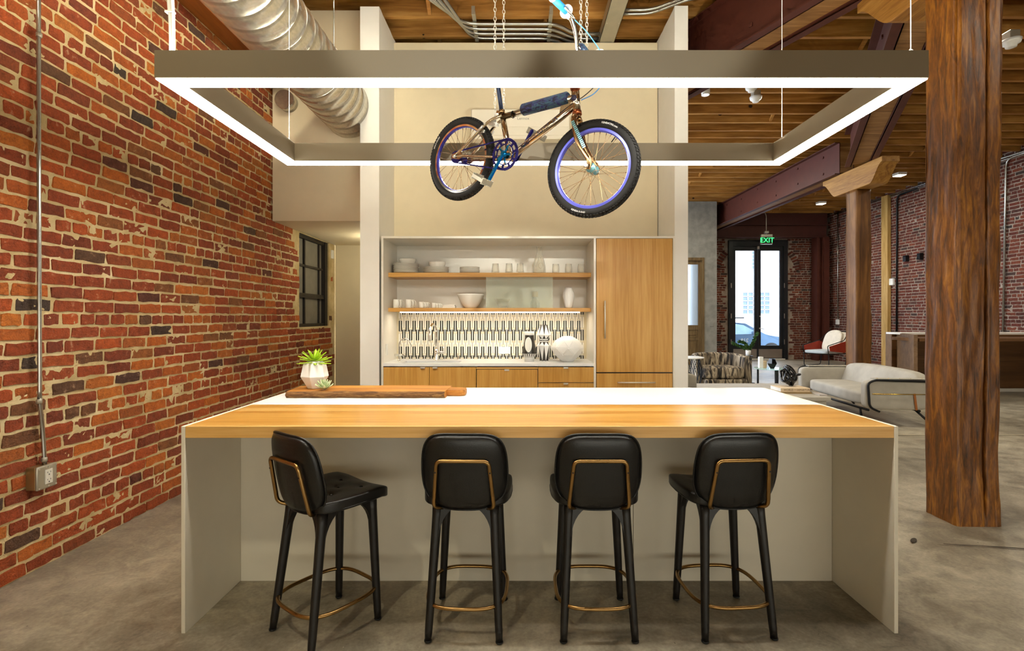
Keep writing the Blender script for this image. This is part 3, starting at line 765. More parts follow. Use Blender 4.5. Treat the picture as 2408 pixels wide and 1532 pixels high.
def capital(x0, x1, yb0, yb1, yt0, yt1, z0, z1, root, m):
    "wooden corbel block with ogee ends, long axis Y"
    h = z1-z0; pts = []
    n = 9
    near = [(yb0+(yt0-yb0)*(t**1.0), z0+h*.78*(3*t*t-2*t*t*t)) for t in [i/n for i in range(n+1)]]
    far = [(yb1+(yt1-yb1)*t, z0+h*.78*(3*t*t-2*t*t*t)) for t in [i/n for i in range(n+1)]]
    poly = near[::-1]+far+[(yt1, z1), (yt0, z1)]
    bm = bmesh.new(); prism(bm, poly, lambda u, v, d: (d, u, v), x0, x1); bmesh.ops.bevel(bm, geom=[e for e in bm.edges if abs(e.verts[0].co.x-e.verts[1].co.x) < 1e-6 and e.calc_length() > .4], offset=.008, segments=1, affect='EDGES')
    obj('cap', bm, m, root)
tp = thing('timber_post', 'large rough timber post with a long crack standing right of the island', 'post', (3.08, 3.56, 0))
cr = [(lambda z: 3.125+.012*noise.noise(Vector((z*1.1, 2, 0)))+.006*noise.noise(Vector((z*6, 2, 0))), .013, .05, -.1, 2.0), (lambda z: 3.13+.014*noise.noise(Vector((z*.9, 7, 0)))+.004*noise.noise(Vector((z*6, 2, 0))), .011, .05, 1.75, 4.2), (lambda z: 3.19, .004, .012, -.1, .25)]
obj('shaft', rough_post(2.93, 3.235, 3.42, 3.70, -.01, 3.74, 3, cr, .014, .05, (.0045, .03)), 'post_wood', tp)
capital(2.925, 3.23, 3.2, 4.02, 2.7, 4.42, 3.74, 4.12, tp, 'cap_wood')
tp2 = thing('timber_post', 'slimmer distant timber post with a flared wooden cap behind the grey sofa', 'post', (6.27, 9.45, 0))
obj('shaft', rough_post(6.13, 6.42, 9.3, 9.6, -.01, 3.74, 9, [(lambda z: 6.02, .01, .02, 0, 3.7)], .012, .02, (.03, .06)), 'post_wood_pale', tp2)
capital(6.12, 6.42, 8.94, 9.89, 8.62, 10.3, 3.735, 4.13, tp2, 'cap_wood')
# ---------------------------------------------------------------- composite beams (timber between steel channels)
def beam(a, b, label, z0=4.13, z1=4.74, wt=.26, wf=.1):
    a, b = Vector((a[0], a[1], 0)), Vector((b[0], b[1], 0)); d = (b-a); L_ = d.length; d.normalize(); n = Vector((d.y, -d.x, 0)); Z = Vector((0, 0, 1)); c = (a+b)/2
    t = thing('ceiling_beam', label, 'beam', (c.x, c.y, z0))
    bm = bmesh.new(); obox(bm, c+Z*((z0+z1)/2+.01), (d, n, Z), (L_/2, wt/2, (z1-z0)/2-.02), .008)
    o = obj('timber', bm, 'beam_wood', t)
    for s in (-1, 1):
        bm = bmesh.new(); off = n*s*(wt/2+.006)
        obox(bm, c+off+Z*(z0+z1)/2, (d, n, Z), (L_/2, .006, (z1-z0)/2))
        for z in (z0+.008, z1-.008): obox(bm, c+n*s*(wt/2+wf/2)+Z*z, (d, n, Z), (L_/2, wf/2, .008))
        k = int(L_/.9)
        for i in range(k):   # bolt heads on the web
            p = a+d*(.5+i*.9)+off+n*s*.012
            for z in (z0+.14, z1-.14): obox(bm, p+Z*(z+.04*(i % 2)), (d, n, Z), (.02, .012, .02), .004)
        obj('steel_channel', bm, 'steel_red', t)
    return t
beam((3.17, 3.72), (6.13, 9.2), 'steel-sided timber beam running back from the big post to the far post')
beam((3.0, 3.85), (1.62, 6.95), 'red steel-sided timber beam running left from the big post over the kitchen')
beam((6.25, 9.75), (6.1, 16.25), 'dark red steel-sided beam running from the far post to the entrance')
beam((3.3, 3.5), (6.0, -1.5), 'steel-sided beam running from the big post towards the viewer')
# ---------------------------------------------------------------- duct
duct = thing('spiral_duct', 'large round galvanised spiral duct running over the brick wall side', 'duct', (-1.84, 3, 3.345))
Rd, Xc, Zc = .268, -1.84, 3.613
bm = bmesh.new(); n = 60
S = 56; pitch = .15; prof_ = [(0, 0), (.02, .0035), (.04, .0045), (.06, .0035), (.08, 0), (.54, .0004)]; rings = []
for k in range(-4, 37):
    for f, dr in prof_:
        ring = []
        for j in range(S+1):
            th = 2*PI*j/S-PI*.25; y = pitch*(k+f+j/S); rr = Rd+dr
            ring.append(bm.verts.new((Xc+rr*math.cos(th), min(y, 5.56), Zc+rr*math.sin(th))))
        rings.append(ring)
for a, b in zip(rings, rings[1:]):
    for j in range(S): bm.faces.new((a[j], b[j], b[j+1], a[j+1])).smooth = True
for k in range(len(rings)-6): pass
bmesh.ops.remove_doubles(bm, verts=bm.verts, dist=1e-5)
obj('duct_tube', bm, 'galvanised', duct)
for yh in (1.9, 4.5):
    bm = bmesh.new(); tube(bm, [(Xc+(Rd+.006)*math.cos(t), yh, Zc+(Rd+.006)*math.sin(t)) for t in [2*PI*k/40 for k in range(40)]], .005, 6, closed=True)
    obj('hanger_strap', bm, 'galvanised', duct)
bm = bmesh.new(); tube(bm, [(-1.62, 4.45, 3.7), (-1.62, 4.45, 4.7)], .005, 6); box(bm, -1.66, -1.58, 4.42, 4.48, 4.68, 4.75)
obj('hanger_rod', bm, 'conduit', duct)
bm = bmesh.new(); lathe(bm, [(.1, 0), (.1, .12)], 24, (-2.5, 5.53, 3.72), ax=Matrix.Rotation(PI/2, 3, 'X'), capt=True); single('round_vent', bm, 'galvanised', 'small round metal vent collar high on the bulkhead', 'vent')
# ---------------------------------------------------------------- wall conduit and outlet, left
cp = thing('wall_conduit', 'steel conduit running down the left brick wall to an outlet box', 'conduit', (-2.65, 2.81, .6))
bm = bmesh.new(); tube(bm, smooth_path([(-2.648, 2.805, 5.0), (-2.648, 2.81, 2.4), (-2.648, 2.815, 1.1), (-2.648, 2.815, .95), (-2.655, 2.84, .78), (-2.648, 2.845, .58)], 5), .0105, 10); obj('pipe', bm, 'conduit', cp)
for z in (.93, .6, 2.95):
    bm = bmesh.new(); lathe(bm, [(.0105, 0), (.0145, .004), (.0145, .022), (.0105, .026)], 12, (-2.648, 2.812 if z > .7 else 2.843, z), capt=True); obj('coupling', bm, 'box_metal', cp)
ob = thing('outlet_box', 'square metal outlet box with double socket on the left brick wall', 'outlet', (-2.65, 2.83, .455))
bm = bmesh.new(); box(bm, -2.69, -2.635, 2.775, 2.89, .46, .585, .004); obj('box', bm, 'box_side', ob)
bm = bmesh.new(); box(bm, -2.637, -2.62, 2.772, 2.893, .457, .588, .008, 2); obj('cover', bm, 'box_metal', ob)
bm = bmesh.new(); box(bm, -2.622, -2.615, 2.815, 2.86, .482, .562, .002); sk = obj('socket', bm, 'outlet_plastic', ob)
bm = bmesh.new()
for z in (.546, .506):
    for y in (2.827, 2.846): box(bm, -2.6155, -2.6145, y-.0012, y+.0012, z-.004, z+.004)
    box(bm, -2.6155, -2.6145, 2.834, 2.84, z-.016, z-.010)
obj('slots', bm, 'slot_black', sk)
bm = bmesh.new()
for y, z in ((2.782, .575), (2.883, .575), (2.782, .468), (2.883, .468), (2.8375, .574), (2.8375, .47)): lathe(bm, [(.0045, 0), (.0045, .003)], 8, (-2.62, y, z), ax=Matrix.Rotation(PI/2, 3, 'Y'), capt=True)
obj('screw', bm, 'nickel', ob)
# ---------------------------------------------------------------- overhead conduits and tray
tr = thing('cable_tray', 'galvanised steel tray running overhead above the alcove', 'cable tray', (1.01, 4, 4.61))
part('tray_body', 'box_metal', tr, (.925, 1.10, .2, 7.2, 4.605, 4.61), (.925, .93, .2, 7.2, 4.605, 4.72), (1.095, 1.10, .2, 7.2, 4.605, 4.72))
bm = bmesh.new()
for k in range(14):
    for x in (.95, 1.075): lathe(bm, [(.006, 0), (.006, -.003)], 6, (x, .6+k*.45, 4.605), capt=True)
obj('rivets', bm, 'nickel', tr)
cg = thing('conduit_bundle', 'four parallel steel conduits bending overhead above the alcove', 'conduit', (0, 5.85, 4.66))
for k in range(4):
    y = 5.68+k*.098; zz = 4.67
    pts = fillet([(-1.15+k*.1, 4.9+k*.02, zz), (-.62+k*.0+.02*k, y, zz), (.42-.02*k, y, zz), (.62, y+.2, zz), (.925, y+.2, zz)], .16, 6)
    bm = bmesh.new(); tube(bm, pts, .019, 10); obj('conduit', bm, 'conduit', cg)
for x in (-.5, .34):
    bm = bmesh.new(); box(bm, x-.02, x+.02, 5.5, 6.02, 4.69, 4.71); box(bm, x-.018, x+.018, 5.48, 5.5, 4.66, 4.75)
    for k in range(4): box(bm, x-.02, x+.02, 5.68+k*.098-.024, 5.68+k*.098+.024, 4.643, 4.65)
    obj('strut_bracket', bm, 'box_metal', cg)
cg = thing('conduit_bundle', 'pair of steel conduits bending away right of the overhead tray', 'conduit', (1.5, 5.4, 4.66))
for k in range(2):
    bm = bmesh.new(); tube(bm, fillet([(1.1, 5.42+k*.07, 4.67), (1.4, 5.42+k*.07, 4.67), (1.75, 5.15+k*.07, 4.67), (1.95, 5.15+k*.07, 4.67)], .12, 5), .016, 8); obj('conduit', bm, 'conduit', cg)
# ---------------------------------------------------------------- ceiling devices
def downlight(x, y, z, label, power, on=True):
    t = thing('ceiling_spotlight', label, 'light', (x, y, z))
    bm = bmesh.new(); lathe(bm, [(.045, 0), (.058, .0), (.06, .10), (.03, .12), (.012, .2)], 20, (x, y, z), capb=False, capt=True); obj('housing', bm, 'white_plastic', t)
    bm = bmesh.new(); lathe(bm, [(.046, .004), (.03, .006)], 20, (x, y, z), capb=True, capt=False); obj('lens', bm, 'lamp_glow', t)
    spot('spot_lamp', (x, y, z-.02), (x+.05, y+.3, 0), power, 100, (1, .8, .55), .04)
    return t
downlight(2.66, 7.3, 4.58, 'bright round spotlight on the joists just right of the white alcove', 90)
downlight(6.38, 14.9, 4.6, 'distant round spotlight beside the dark red beam above the entrance', 60)
for (x, y, lb) in ((8.86, 11.9, 'glowing flat ceiling light between the far post and the right wall'), (8.8, 14.9, 'small glowing flat ceiling light nearest the entrance corner')):
    t = thing('ceiling_spotlight', lb, 'light', (x, y, 4.7)); part('housing', 'white_plastic', t, (x-.1, x+.1, y-.1, y+.1, 4.7, 4.76)); part('lens', 'lamp_glow', t, (x-.09, x+.09, y-.09, y+.09, 4.694, 4.7))
    spot('spot_lamp', (x, y, 4.68), (x+.4, y, 0), 60, 120, (1, .84, .62), .06)
def detector(x, y, z, label):
    t = thing('smoke_detector', label, 'detector', (x, y, z))
    bm = bmesh.new(); lathe(bm, [(.02, 0), (.045, .004), (.05, .03), (.075, .04), (.085, .075)], 24, (x, y, z), capt=True); obj('detector_head', bm, 'white_plastic', t)
    bm = bmesh.new(); box(bm, x-.05, x+.05, y-.05, y+.05, z+.075, z+.16, .006); obj('junction_box', bm, 'box_metal', t)
detector(3.27, 7.2, 4.58, 'larger round smoke detector on the joists, left of two')
detector(3.4, 7.35, 4.5, 'smaller round detector hanging lower, right of two')
detector(4.93, 5.12, 3.75+.36, 'white detector under the joists right of the big timber post')
# exit sign
ex = thing('exit_sign', 'green lit EXIT sign hanging above the entrance doors', 'sign', (7.55, 15.6, 3.82))
ey_ = 15.6; exx = (1802-1222)*ey_/1200
part('sign_case', 'box_metal', ex, (exx-.17, exx+.17, ey_-.04, ey_+.04, 3.62, 3.92))
part('sign_face', 'exit_green_dark', ex, (exx-.15, exx+.15, ey_-.05, ey_-.04, 3.635, 3.84))
bm = bmesh.new(); add_text(bm, 'EXIT', .21, Matrix.Translation((exx, ey_-.053, 3.735)) @ Matrix.Rotation(PI/2, 4, 'X')); obj('sign_letters', bm, 'exit_green', ex)
bm = bmesh.new(); box(bm, exx-.06, exx+.06, ey_-.04, ey_+.04, 3.96, 4.02); tube(bm, fillet([(exx, ey_, 3.9), (exx, ey_, 4.5), (exx-.12, ey_, 4.74)], .06), .012, 6); obj('sign_stem', bm, 'box_metal', ex)
ex.location = (exx, ey_, 3.62)
for ch in ex.children:
    ch.data.transform(Matrix.Translation(Vector((7.55, 15.6, 3.82))-Vector((exx, ey_, 3.62))))
# right wall fittings
XW = XR-.012
cw = thing('wall_conduit', 'thin conduit down the right brick wall to a white outlet by the red chair', 'conduit', (XW, 16.58-.4, 1.2))
bm = bmesh.new(); tube(bm, [(XW-.02, 16.15, 4.7), (XW-.02, 16.15, 1.3)], .016, 8); obj('pipe', bm, 'conduit', cw)
bm = bmesh.new(); box(bm, XW-.05, XW, 16.08, 16.22, 1.16, 1.32, .006); obj('outlet', bm, 'white_plastic', cw)
cw = thing('wall_conduit', 'dark conduit beside the wooden stud on the right brick wall', 'conduit', (XW, 13.65, 1))
bm = bmesh.new(); tube(bm, fillet([(XW-.03, 12.9, 4.66), (XW-.03, 13.6, 4.62), (XW-.03, 13.62, .2)], .12), .022, 8); obj('pipe', bm, 'black_metal', cw)
bm = bmesh.new(); box(bm, XW-.06, XW, 13.72, 13.86, 2.26, 2.44, .006); obj('switch_box', bm, 'white_plastic', cw)
cw = thing('wall_conduit', 'vertical conduit on the right brick wall just right of the big post', 'conduit', (XW, 10.6, 1))
bm = bmesh.new(); tube(bm, fillet([(XW-.03, 9.4, 4.72), (XW-.03, 10.55, 4.66), (XW-.03, 10.62, 1.0)], .15), .02, 8); obj('pipe', bm, 'conduit', cw)
cw = thing('wall_conduit', 'long conduit along the top of the right brick wall', 'conduit', (XW, 12, 4.7))
bm = bmesh.new(); tube(bm, [(XW-.035, 8.9, 4.71), (XW-.035, 16.3, 4.71)], .02, 8); tube(bm, [(XW-.035, 8.9, 4.665), (XW-.035, 16.3, 4.665)], .014, 8); obj('pipe', bm, 'conduit', cw)
bm = bmesh.new(); box(bm, XW-.1, XW, 13.86, 14.1, 0, 4.72, .006); single('wall_stud', bm, 'stud_wood', 'pale timber upright fixed to the right brick wall', 'post')
for y, lb in ((13.62-.35, 'small black box light on the right brick wall, nearer the stud'), (12.8, 'small black box light on the right brick wall, nearer the big post')):
    bm = bmesh.new(); box(bm, XW-.09, XW, y-.05, y+.05, 2.84, 3.0, .004); single('wall_light', bm, 'black_metal', lb, 'light', 'small black wall lights')
# ---------------------------------------------------------------- kitchen wall
s = 226.
def KX(px): return (px-1222)/s
def KZ(py): return CAMZ-(py-745)/s
xl, xr, xd = KX(897), KX(1586), KX(1397)
ztop = KZ(556)
cs = thing('cabinet_surround', 'white lacquered casing framing the open shelves and tall oak cabinet', 'cabinet', ((xl+xr)/2, YK, 0))
FT = .022
part('side_panel', 'white_lacquer', cs, (xl, xl+FT, YK-.01, YN, 0, ztop)); part('side_panel', 'white_lacquer', cs, (xr-FT*.8, xr, YK-.01, YN, 0, ztop))
part('top_panel', 'white_lacquer', cs, (xl+FT, xr-FT*.8, YK-.01, YN, ztop-FT, ztop))
part('divider', 'white_lacquer', cs, (xd-.004, xd+FT-.004, YK-.01, YN, 0, ztop-FT))
part('back_panel', 'white_lacquer', cs, (xl+FT, xd-.004, YN, YN+.02, 0, ztop-FT))
nl, nr = xl+FT, xd-.004       # niche inside
SF = 5.50
lsh = []
for z0, z1, lb in ((1.837, 1.884, 'upper oak shelf carrying plates and glasses'), (1.462, 1.503, 'lower oak shelf carrying mugs, bowls and a ribbed vase')):
    bm = bmesh.new(); box(bm, nl, nr, SF, YN, z0, z1, .0015); single('shelf', bm, 'oak_x', lb, 'shelf', 'oak shelves in the niche')
ZU, ZL = 1.884, 1.503
bm = bmesh.new(); box(bm, nl+.12, nr-.12, 5.53, 5.545, 1.452, 1.462); single('led_strip', bm, 'led_strip', 'thin lit strip under the lower oak shelf', 'light')
area('shelf_led', ((nl+nr)/2, 5.56, 1.448), nr-nl-.2, .02, 4.6, (1, .88, .68), ((nl+nr)/2, 5.62, 0))
# backsplash tiles
YT = YN-.002; zc0, zc1 = .905, 1.475
bs = thing('backsplash', 'black and white elongated tile backsplash under the lower shelf', 'backsplash', ((nl+nr)/2, YT, zc0))
part('grout', 'grout', bs, (nl, nr, YT-.004, YT, zc0, zc1))
def clip(poly, zmin, zmax, xmin, xmax):
    def cl(p, f, lim, ax):
        out = []
        for i in range(len(p)):
            a, b = p[i-1], p[i]; ia, ib = f(a[ax], lim), f(b[ax], lim)
            if ia != ib: t = (lim-a[ax])/(b[ax]-a[ax]); out.append((a[0]+(b[0]-a[0])*t, a[1]+(b[1]-a[1])*t))
            if ib: out.append(b)
        return out
    ge = lambda v, l: v >= l-1e-9; le = lambda v, l: v <= l+1e-9
    for f, lim, ax in ((ge, zmin, 1), (le, zmax, 1), (ge, xmin, 0), (le, xmax, 0)):
        poly = cl(poly, f, lim, ax)
        if not poly: return []
    return poly
sT = 1200/YT; cw_ = 8.05/sT; th = 30.3/sT; pk = 4.0/sT
xs0 = (942-1222)/sT
def zpx(y): return CAMZ-(y-745)/sT
tile_n = 0
for c in range(-1, 56):
    x = xs0+c*cw_
    if x-cw_/2 < nl-.0 or x+cw_/2 > nr+.0: continue
    even = c % 2 == 0
    zt = zpx(752.5) if even else zpx(743.2)      # a tile boundary
    for k in range(-2, 6):
        zb1 = zt-k*th; zb0 = zb1-th
        black = (k % 2 == 0) if even else (k % 2 == 1)
        h = cw_/2-.0008
        o_ = [(x-h, zb1-pk*.9), (x, zb1-.001), (x+h, zb1-pk*.9), (x+h, zb0+pk*.9), (x, zb0+.001), (x-h, zb0+pk*.9)]
        if black: o_ = [(x-h, zb1-pk*.7), (x-h*.45, zb1-.001), (x+h*.45, zb1-.001), (x+h, zb1-pk*.7), (x+h, zb0+pk*.9), (x, zb0+.001), (x-h, zb0+pk*.9)]
        o_ = clip(o_, zc0+.003, zc1, nl, nr)
        if len(o_) < 3: continue
        bm = bmesh.new(); prism(bm, o_, lambda u, v, d: (u, d, v), YT-.004, YT-.0085)
        if black:
            for a, b in ((-.97, -.24), (.24, .97)):
                pb = [(x+a*h, zb1-pk*(.7 if a < 0 else .35)), (x+b*h, zb1-pk*(.35 if a < 0 else .7)), (x+b*h, zb0+pk*(.25+.7*abs(b))), (x+a*h, zb0+pk*(.25+.7*abs(a)))]
                pb = clip(pb, zc0+.003, zc1, nl, nr)
                if len(pb) > 2: prism(bm, pb, lambda u, v, d: (u, d, v), YT-.0084, YT-.0092, mi=1)
        else:
            pb = clip([(x-h*.16, zb1-.006), (x+h*.16, zb1-.006), (x+h*.16, zb0+.008), (x-h*.16, zb0+.008)], zc0+.003, zc1, nl, nr)
            if len(pb) > 2: prism(bm, pb, lambda u, v, d: (u, d, v), YT-.0084, YT-.0091, mi=2)
        obj('tile', bm, ['tile_white', 'tile_black', 'olive_line'], bs); tile_n += 1
# wall plates
bm = bmesh.new(); X0 = (1174-1222)/sT; box(bm, X0, X0+.125, YT-.014, YT-.009, zpx(833), zpx(816), .002); o = single('outlet_plate', bm, 'white_plastic', 'white double socket plate on the black and white backsplash', 'outlet')
bm = bmesh.new(); box(bm, nl, nl+.008, 5.40, 5.46, 1.0, 1.12, .002); single('outlet_plate', bm, 'white_plastic', 'white socket plate on the side of the niche left of the sink', 'outlet')
# countertop and sink
zct = .924
sx0, sx1, sy0, sy1 = KX(950)*1.03, (1080-1222)/(224), 5.37, 5.62
ct = thing('countertop', 'white quartz worktop of the wall kitchen with a cut-out for the sink', 'countertop', ((nl+nr)/2, 5.6, .894))
part('slab', 'quartz', ct, (nl, nr, YK-.012, sy0, .894, zct), (nl, nr, sy1, YT-.004, .894, zct), (nl, sx0, sy0, sy1, .894, zct), (sx1, nr, sy0, sy1, .894, zct))
sk = thing('sink', 'rectangular undermount steel sink in the white wall worktop', 'sink', ((sx0+sx1)/2, 5.5, .70))
part('basin', 'brushed', sk, (sx0-.01, sx1+.01, sy0-.01, sy1+.01, .70, .705), (sx0-.012, sx0-.001, sy0-.01, sy1+.01, .7, .893), (sx1+.001, sx1+.012, sy0-.01, sy1+.01, .7, .893), (sx0, sx1, sy0-.012, sy0-.001, .7, .893), (sx0, sx1, sy1+.001, sy1+.012, .7, .893))
bm = bmesh.new(); lathe(bm, [(.04, .706), (.04, .709), (.02, .708)], 20, ((sx0+sx1)/2, 5.5, 0), capt=True); obj('drain', bm, 'chrome', sk)
# faucets
def at(px, Y): return (px-1222)*Y/1200
fx = at(1023, 5.7); f = thing('faucet', 'tall chrome pull-down kitchen faucet behind the sink', 'faucet', (fx, 5.7, zct))
bm = bmesh.new(); lathe(bm, [(.03, 0), (.03, .006), (.02, .01), (.02, .12), (.014, .13)], 20, (fx+.012, 5.7, zct), capt=True); obj('base', bm, 'chrome', f)
bm = bmesh.new(); tube(bm, fillet([(fx+.014, 5.7, zct+.1), (fx+.014, 5.7, zct+.36), (fx-.02, 5.66, zct+.415), (fx-.035, 5.6, zct+.36), (fx-.04, 5.58, zct+.31)], .06, 6), .012, 12); obj('spout', bm, 'chrome', f)
bm = bmesh.new(); tube(bm, [(fx-.034, 5.605, zct+.36), (fx-.042, 5.575, zct+.22)], lambda t: .015+.004*t, 12); obj('spray_head', bm, 'nickel', f)
bm = bmesh.new(); tube(bm, [(fx+.03, 5.7, zct+.085), (fx+.1, 5.7, zct+.085)], .017, 12); tube(bm, [(fx+.09, 5.7, zct+.09), (fx+.095, 5.69, zct+.15)], .006, 8); obj('handle', bm, 'chrome', f)
fx = at(938, 5.55); f = thing('faucet', 'small chrome swan-neck filter tap at the far left of the worktop', 'faucet', (fx, 5.55, zct))
bm = bmesh.new(); lathe(bm, [(.022, 0), (.018, .008), (.011, .012), (.011, .06)], 16, (fx, 5.55, zct), capt=True); obj('base', bm, 'chrome', f)
bm = bmesh.new(); tube(bm, [(fx-.045, 5.55, zct+.068), (fx+.055, 5.55, zct+.068)], .013, 12); obj('handle', bm, 'chrome', f)
bm = bmesh.new(); tube(bm, smooth_path([(fx, 5.55, zct+.06), (fx, 5.55, zct+.17), (fx+.02, 5.55, zct+.225), (fx+.065, 5.55, zct+.245), (fx+.11, 5.55, zct+.225), (fx+.133, 5.55, zct+.17), (fx+.136, 5.55, zct+.155)], 5), .007, 10); obj('spout', bm, 'chrome', f)
fx = at(1078, 5.74); f = thing('soap_dispenser', 'small chrome soap dispenser on the worktop right of the sink', 'dispenser', (fx, 5.74, zct))
bm = bmesh.new(); lathe(bm, [(.016, 0), (.014, .006), (.011, .01), (.011, .045), (.006, .05), (.006, .065)], 14, (fx, 5.74, zct), capt=True); obj('pump', bm, 'chrome', f)
bm = bmesh.new(); tube(bm, [(fx, 5.74, zct+.062), (fx, 5.68, zct+.066)], .006, 8); obj('spout', bm, 'chrome', f)
# base cabinets
ZT = .885
def pull(bm, x, z, w=.05):
    box(bm, x-w/2, x+w/2, YK-.034, YK-.008, z, z+.004, .001); box(bm, x-w/2, x+w/2, YK-.036, YK-.032, z-.012, z+.004, .001)
def front(root, name, xa, xb, za, zb, hx=None, hw=.05):
    d = part(name, 'oak_z', root, (xa+.002, xb-.002, YK-.012, YK+.008, za+.002, zb-.002), bev=.001)
    if hx is not None:
        bm = bmesh.new(); pull(bm, hx, zb-.002, hw); obj('handle', bm, 'nickel', d)
    return d
xa, xm, xb, xc = KX(902), KX(1010), KX(1120), KX(1265)
def body(root, x0, x1, z0, z1): part('body', 'white_lacquer', root, (x0+.001, x1-.001, YK+.01, YK+.03, z0, z1), (x0+.001, x0+.018, YK+.03, YN-.02, z0, z1), (x1-.018, x1-.001, YK+.03, YN-.02, z0, z1), (x0+.018, x1-.018, YK+.03, YN-.02, z0, z0+.02))
def kick(root, x0, x1): part('toe_kick', 'black_frame', root, (x0+.002, x1-.002, YK+.05, YK+.06, 0, .1))
c1 = thing('sink_cabinet', 'oak base cabinet with two doors below the sink', 'cabinet', ((xa+xb)/2, YK, 0)); body(c1, xa, xb, .1, .69)
front(c1, 'door', xa, xm, .1, ZT, KX(995)); front(c1, 'door', xm, xb, .1, ZT, KX(1024)); kick(c1, xa, xb)
c2 = thing('dishwasher', 'oak-fronted dishwasher between the sink cabinet and the drawers', 'dishwasher', ((xb+xc)/2, YK, 0)); part('body', 'black_frame', c2, (xb+.004, xc-.004, YK+.01, YN-.02, .1, ZT-.005))
front(c2, 'door', xb+.004, xc-.002, .1, KZ(869), KX(1192)); part('trim_strip', 'oak_x', c2, (xb+.002, xc-.002, YK-.012, YK+.008, KZ(868), ZT-.002)); kick(c2, xb, xc)
c3 = thing('drawer_cabinet', 'oak base cabinet with stacked drawers at the right of the worktop', 'cabinet', ((xc+nr)/2, YK, 0)); body(c3, xc, nr, .1, ZT-.004)
hx = KX(1330)
front(c3, 'drawer', xc, nr, KZ(900), ZT, hx); front(c3, 'drawer', xc, nr, .42, KZ(901), hx); front(c3, 'drawer', xc, nr, .1, .42, hx); kick(c3, xc, nr)
fr = thing('refrigerator', 'tall oak-panelled refrigerator with bar handles beside the niche', 'refrigerator', (KX(1492), YK, 0))
fa, fb = xd+FT-.002, xr-FT*.8-.002
part('body', 'black_frame', fr, (fa+.003, fb-.003, YK+.01, YN-.02, .1, ztop-FT-.003))
d = part('door', 'oak_z', fr, (fa+.004, fb-.004, YK-.014, YK+.008, KZ(876)+.002, ztop-FT-.004), bev=.001)
bm = bmesh.new(); hxx = KX(1421); tube(bm, [(hxx, YK-.05, KZ(708)), (hxx, YK-.05, KZ(796))], .007, 10)
for z in (KZ(722), KZ(784)): tube(bm, [(hxx, YK-.05, z), (hxx, YK-.014, z)], .005, 8)
obj('bar_handle', bm, 'nickel', d)
d = part('freezer_drawer', 'oak_z', fr, (fa+.004, fb-.004, YK-.014, YK+.008, .1, KZ(878)-.002), bev=.001)
bm = bmesh.new(); zz = KZ(899); tube(bm, [(KX(1450), YK-.05, zz), (KX(1538), YK-.05, zz)], .007, 10)
for x in (KX(1462), KX(1526)): tube(bm, [(x, YK-.05, zz), (x, YK-.014, zz)], .005, 8)
obj('bar_handle', bm, 'nickel', d); kick(fr, fa, fb)
# wall-hung air unit
ac = thing('air_conditioner', 'beige wall-mounted air unit high on the alcove back wall', 'air conditioner', (.01, YN+.05, 3.38))
sA = 1200/5.75; ax0, ax1 = (1108-1222)/sA, (1340-1222)/sA
bm = bmesh.new(); box(bm, ax0, ax1, 5.74, YN+.05, 3.41, CAMZ+(745-257)/sA, .012, 2); body_ = obj('casing', bm, 'ac_plastic', ac)
part('louvre', 'ac_plastic', ac, (ax0+.02, ax1-.02, 5.733, 5.745, 3.45, 3.52), (ax0+.01, ax1-.01, 5.736, 5.745, 3.545, 3.55), bev=.002)
bm = bmesh.new(); add_text(bm, 'Lennox', .045, Matrix.Translation((0.04, 5.739, 3.64)) @ Matrix.Rotation(PI/2, 4, 'X')); obj('badge', bm, 'ink_grey', ac)

# ---------------------------------------------------------------- crockery
def plate_geo(r, h=.014):
    bm = bmesh.new(); lathe(bm, [(r*.55, 0), (r*.62, .002), (r*.97, h-.003), (r, h), (r*.985, h+.001), (r*.66, .006), (0.001, .005)], 32, capb=True); return bm
def stack(n, px, r, Y, z, where, group, step=.0118):
    x = at(px, Y); ords = {0: 'bottom', n-1: 'top'}
    names = ['bottom', 'second', 'third', 'fourth', 'fifth', 'sixth', 'seventh', 'eighth', 'ninth', 'tenth']
    bm = plate_geo(r); p = single('plate', bm, 'porcelain', 'x', 'plate', group, loc=(0, 0, 0))
    for i in range(n):
        o = p if i == 0 else p.copy()
        if i: COL.objects.link(o)
        o.location = (x+R.uniform(-.0025, .0025), Y+R.uniform(-.002, .002), z+i*step)
        w_ = 'bottom' if i == 0 else ('topmost' if i == n-1 else names[i]+' from the bottom')
        o['label'] = f'white plate, {w_} of the {where}'
    return x, z+(n-1)*step+.006
def bowl(px, Y, z, r, h, label, m='porcelain', foot=.5, name='bowl', wide=False):
    bm = bmesh.new(); k = 10; pr = [(r*foot*.9, 0), (r*foot, .003)]
    pr += [(r*(foot+(1-foot)*math.sin(PI/2*t)**.9), h*(.05+.95*(1-math.cos(PI/2*t)))) if not wide else (r*(foot+(1-foot)*t**.65), h*(.06+.94*t)) for t in [i/k for i in range(1, k+1)]]
    pr += [(a-.004, b) for a, b in pr[::-1][:-3]]+[(.001, .01)]
    lathe(bm, pr, 36, (0, 0, 0)); o = single(name, bm, m, label, 'bowl', loc=(0, 0, 0)); o.location = (at(px, Y), Y, z); return o
YP = 5.66
x1, zt1 = stack(9, 955, .142, YP, ZU, 'tallest plate stack at the left', 'dinner plates in the tall left stack')
bowl(959, YP, zt1, .092, .062, 'white bowl on top of the tallest plate stack', foot=.55)
x2, zt2 = stack(6, 1026, .14, YP, ZU, 'second plate stack, under a bowl', 'dinner plates in the second stack')
bowl(1028, YP, zt2, .094, .066, 'white bowl on top of the second plate stack', foot=.6)
stack(6, 1105, .112, YP, ZU, 'third stack, of smaller plates with no bowl', 'side plates in the third stack')
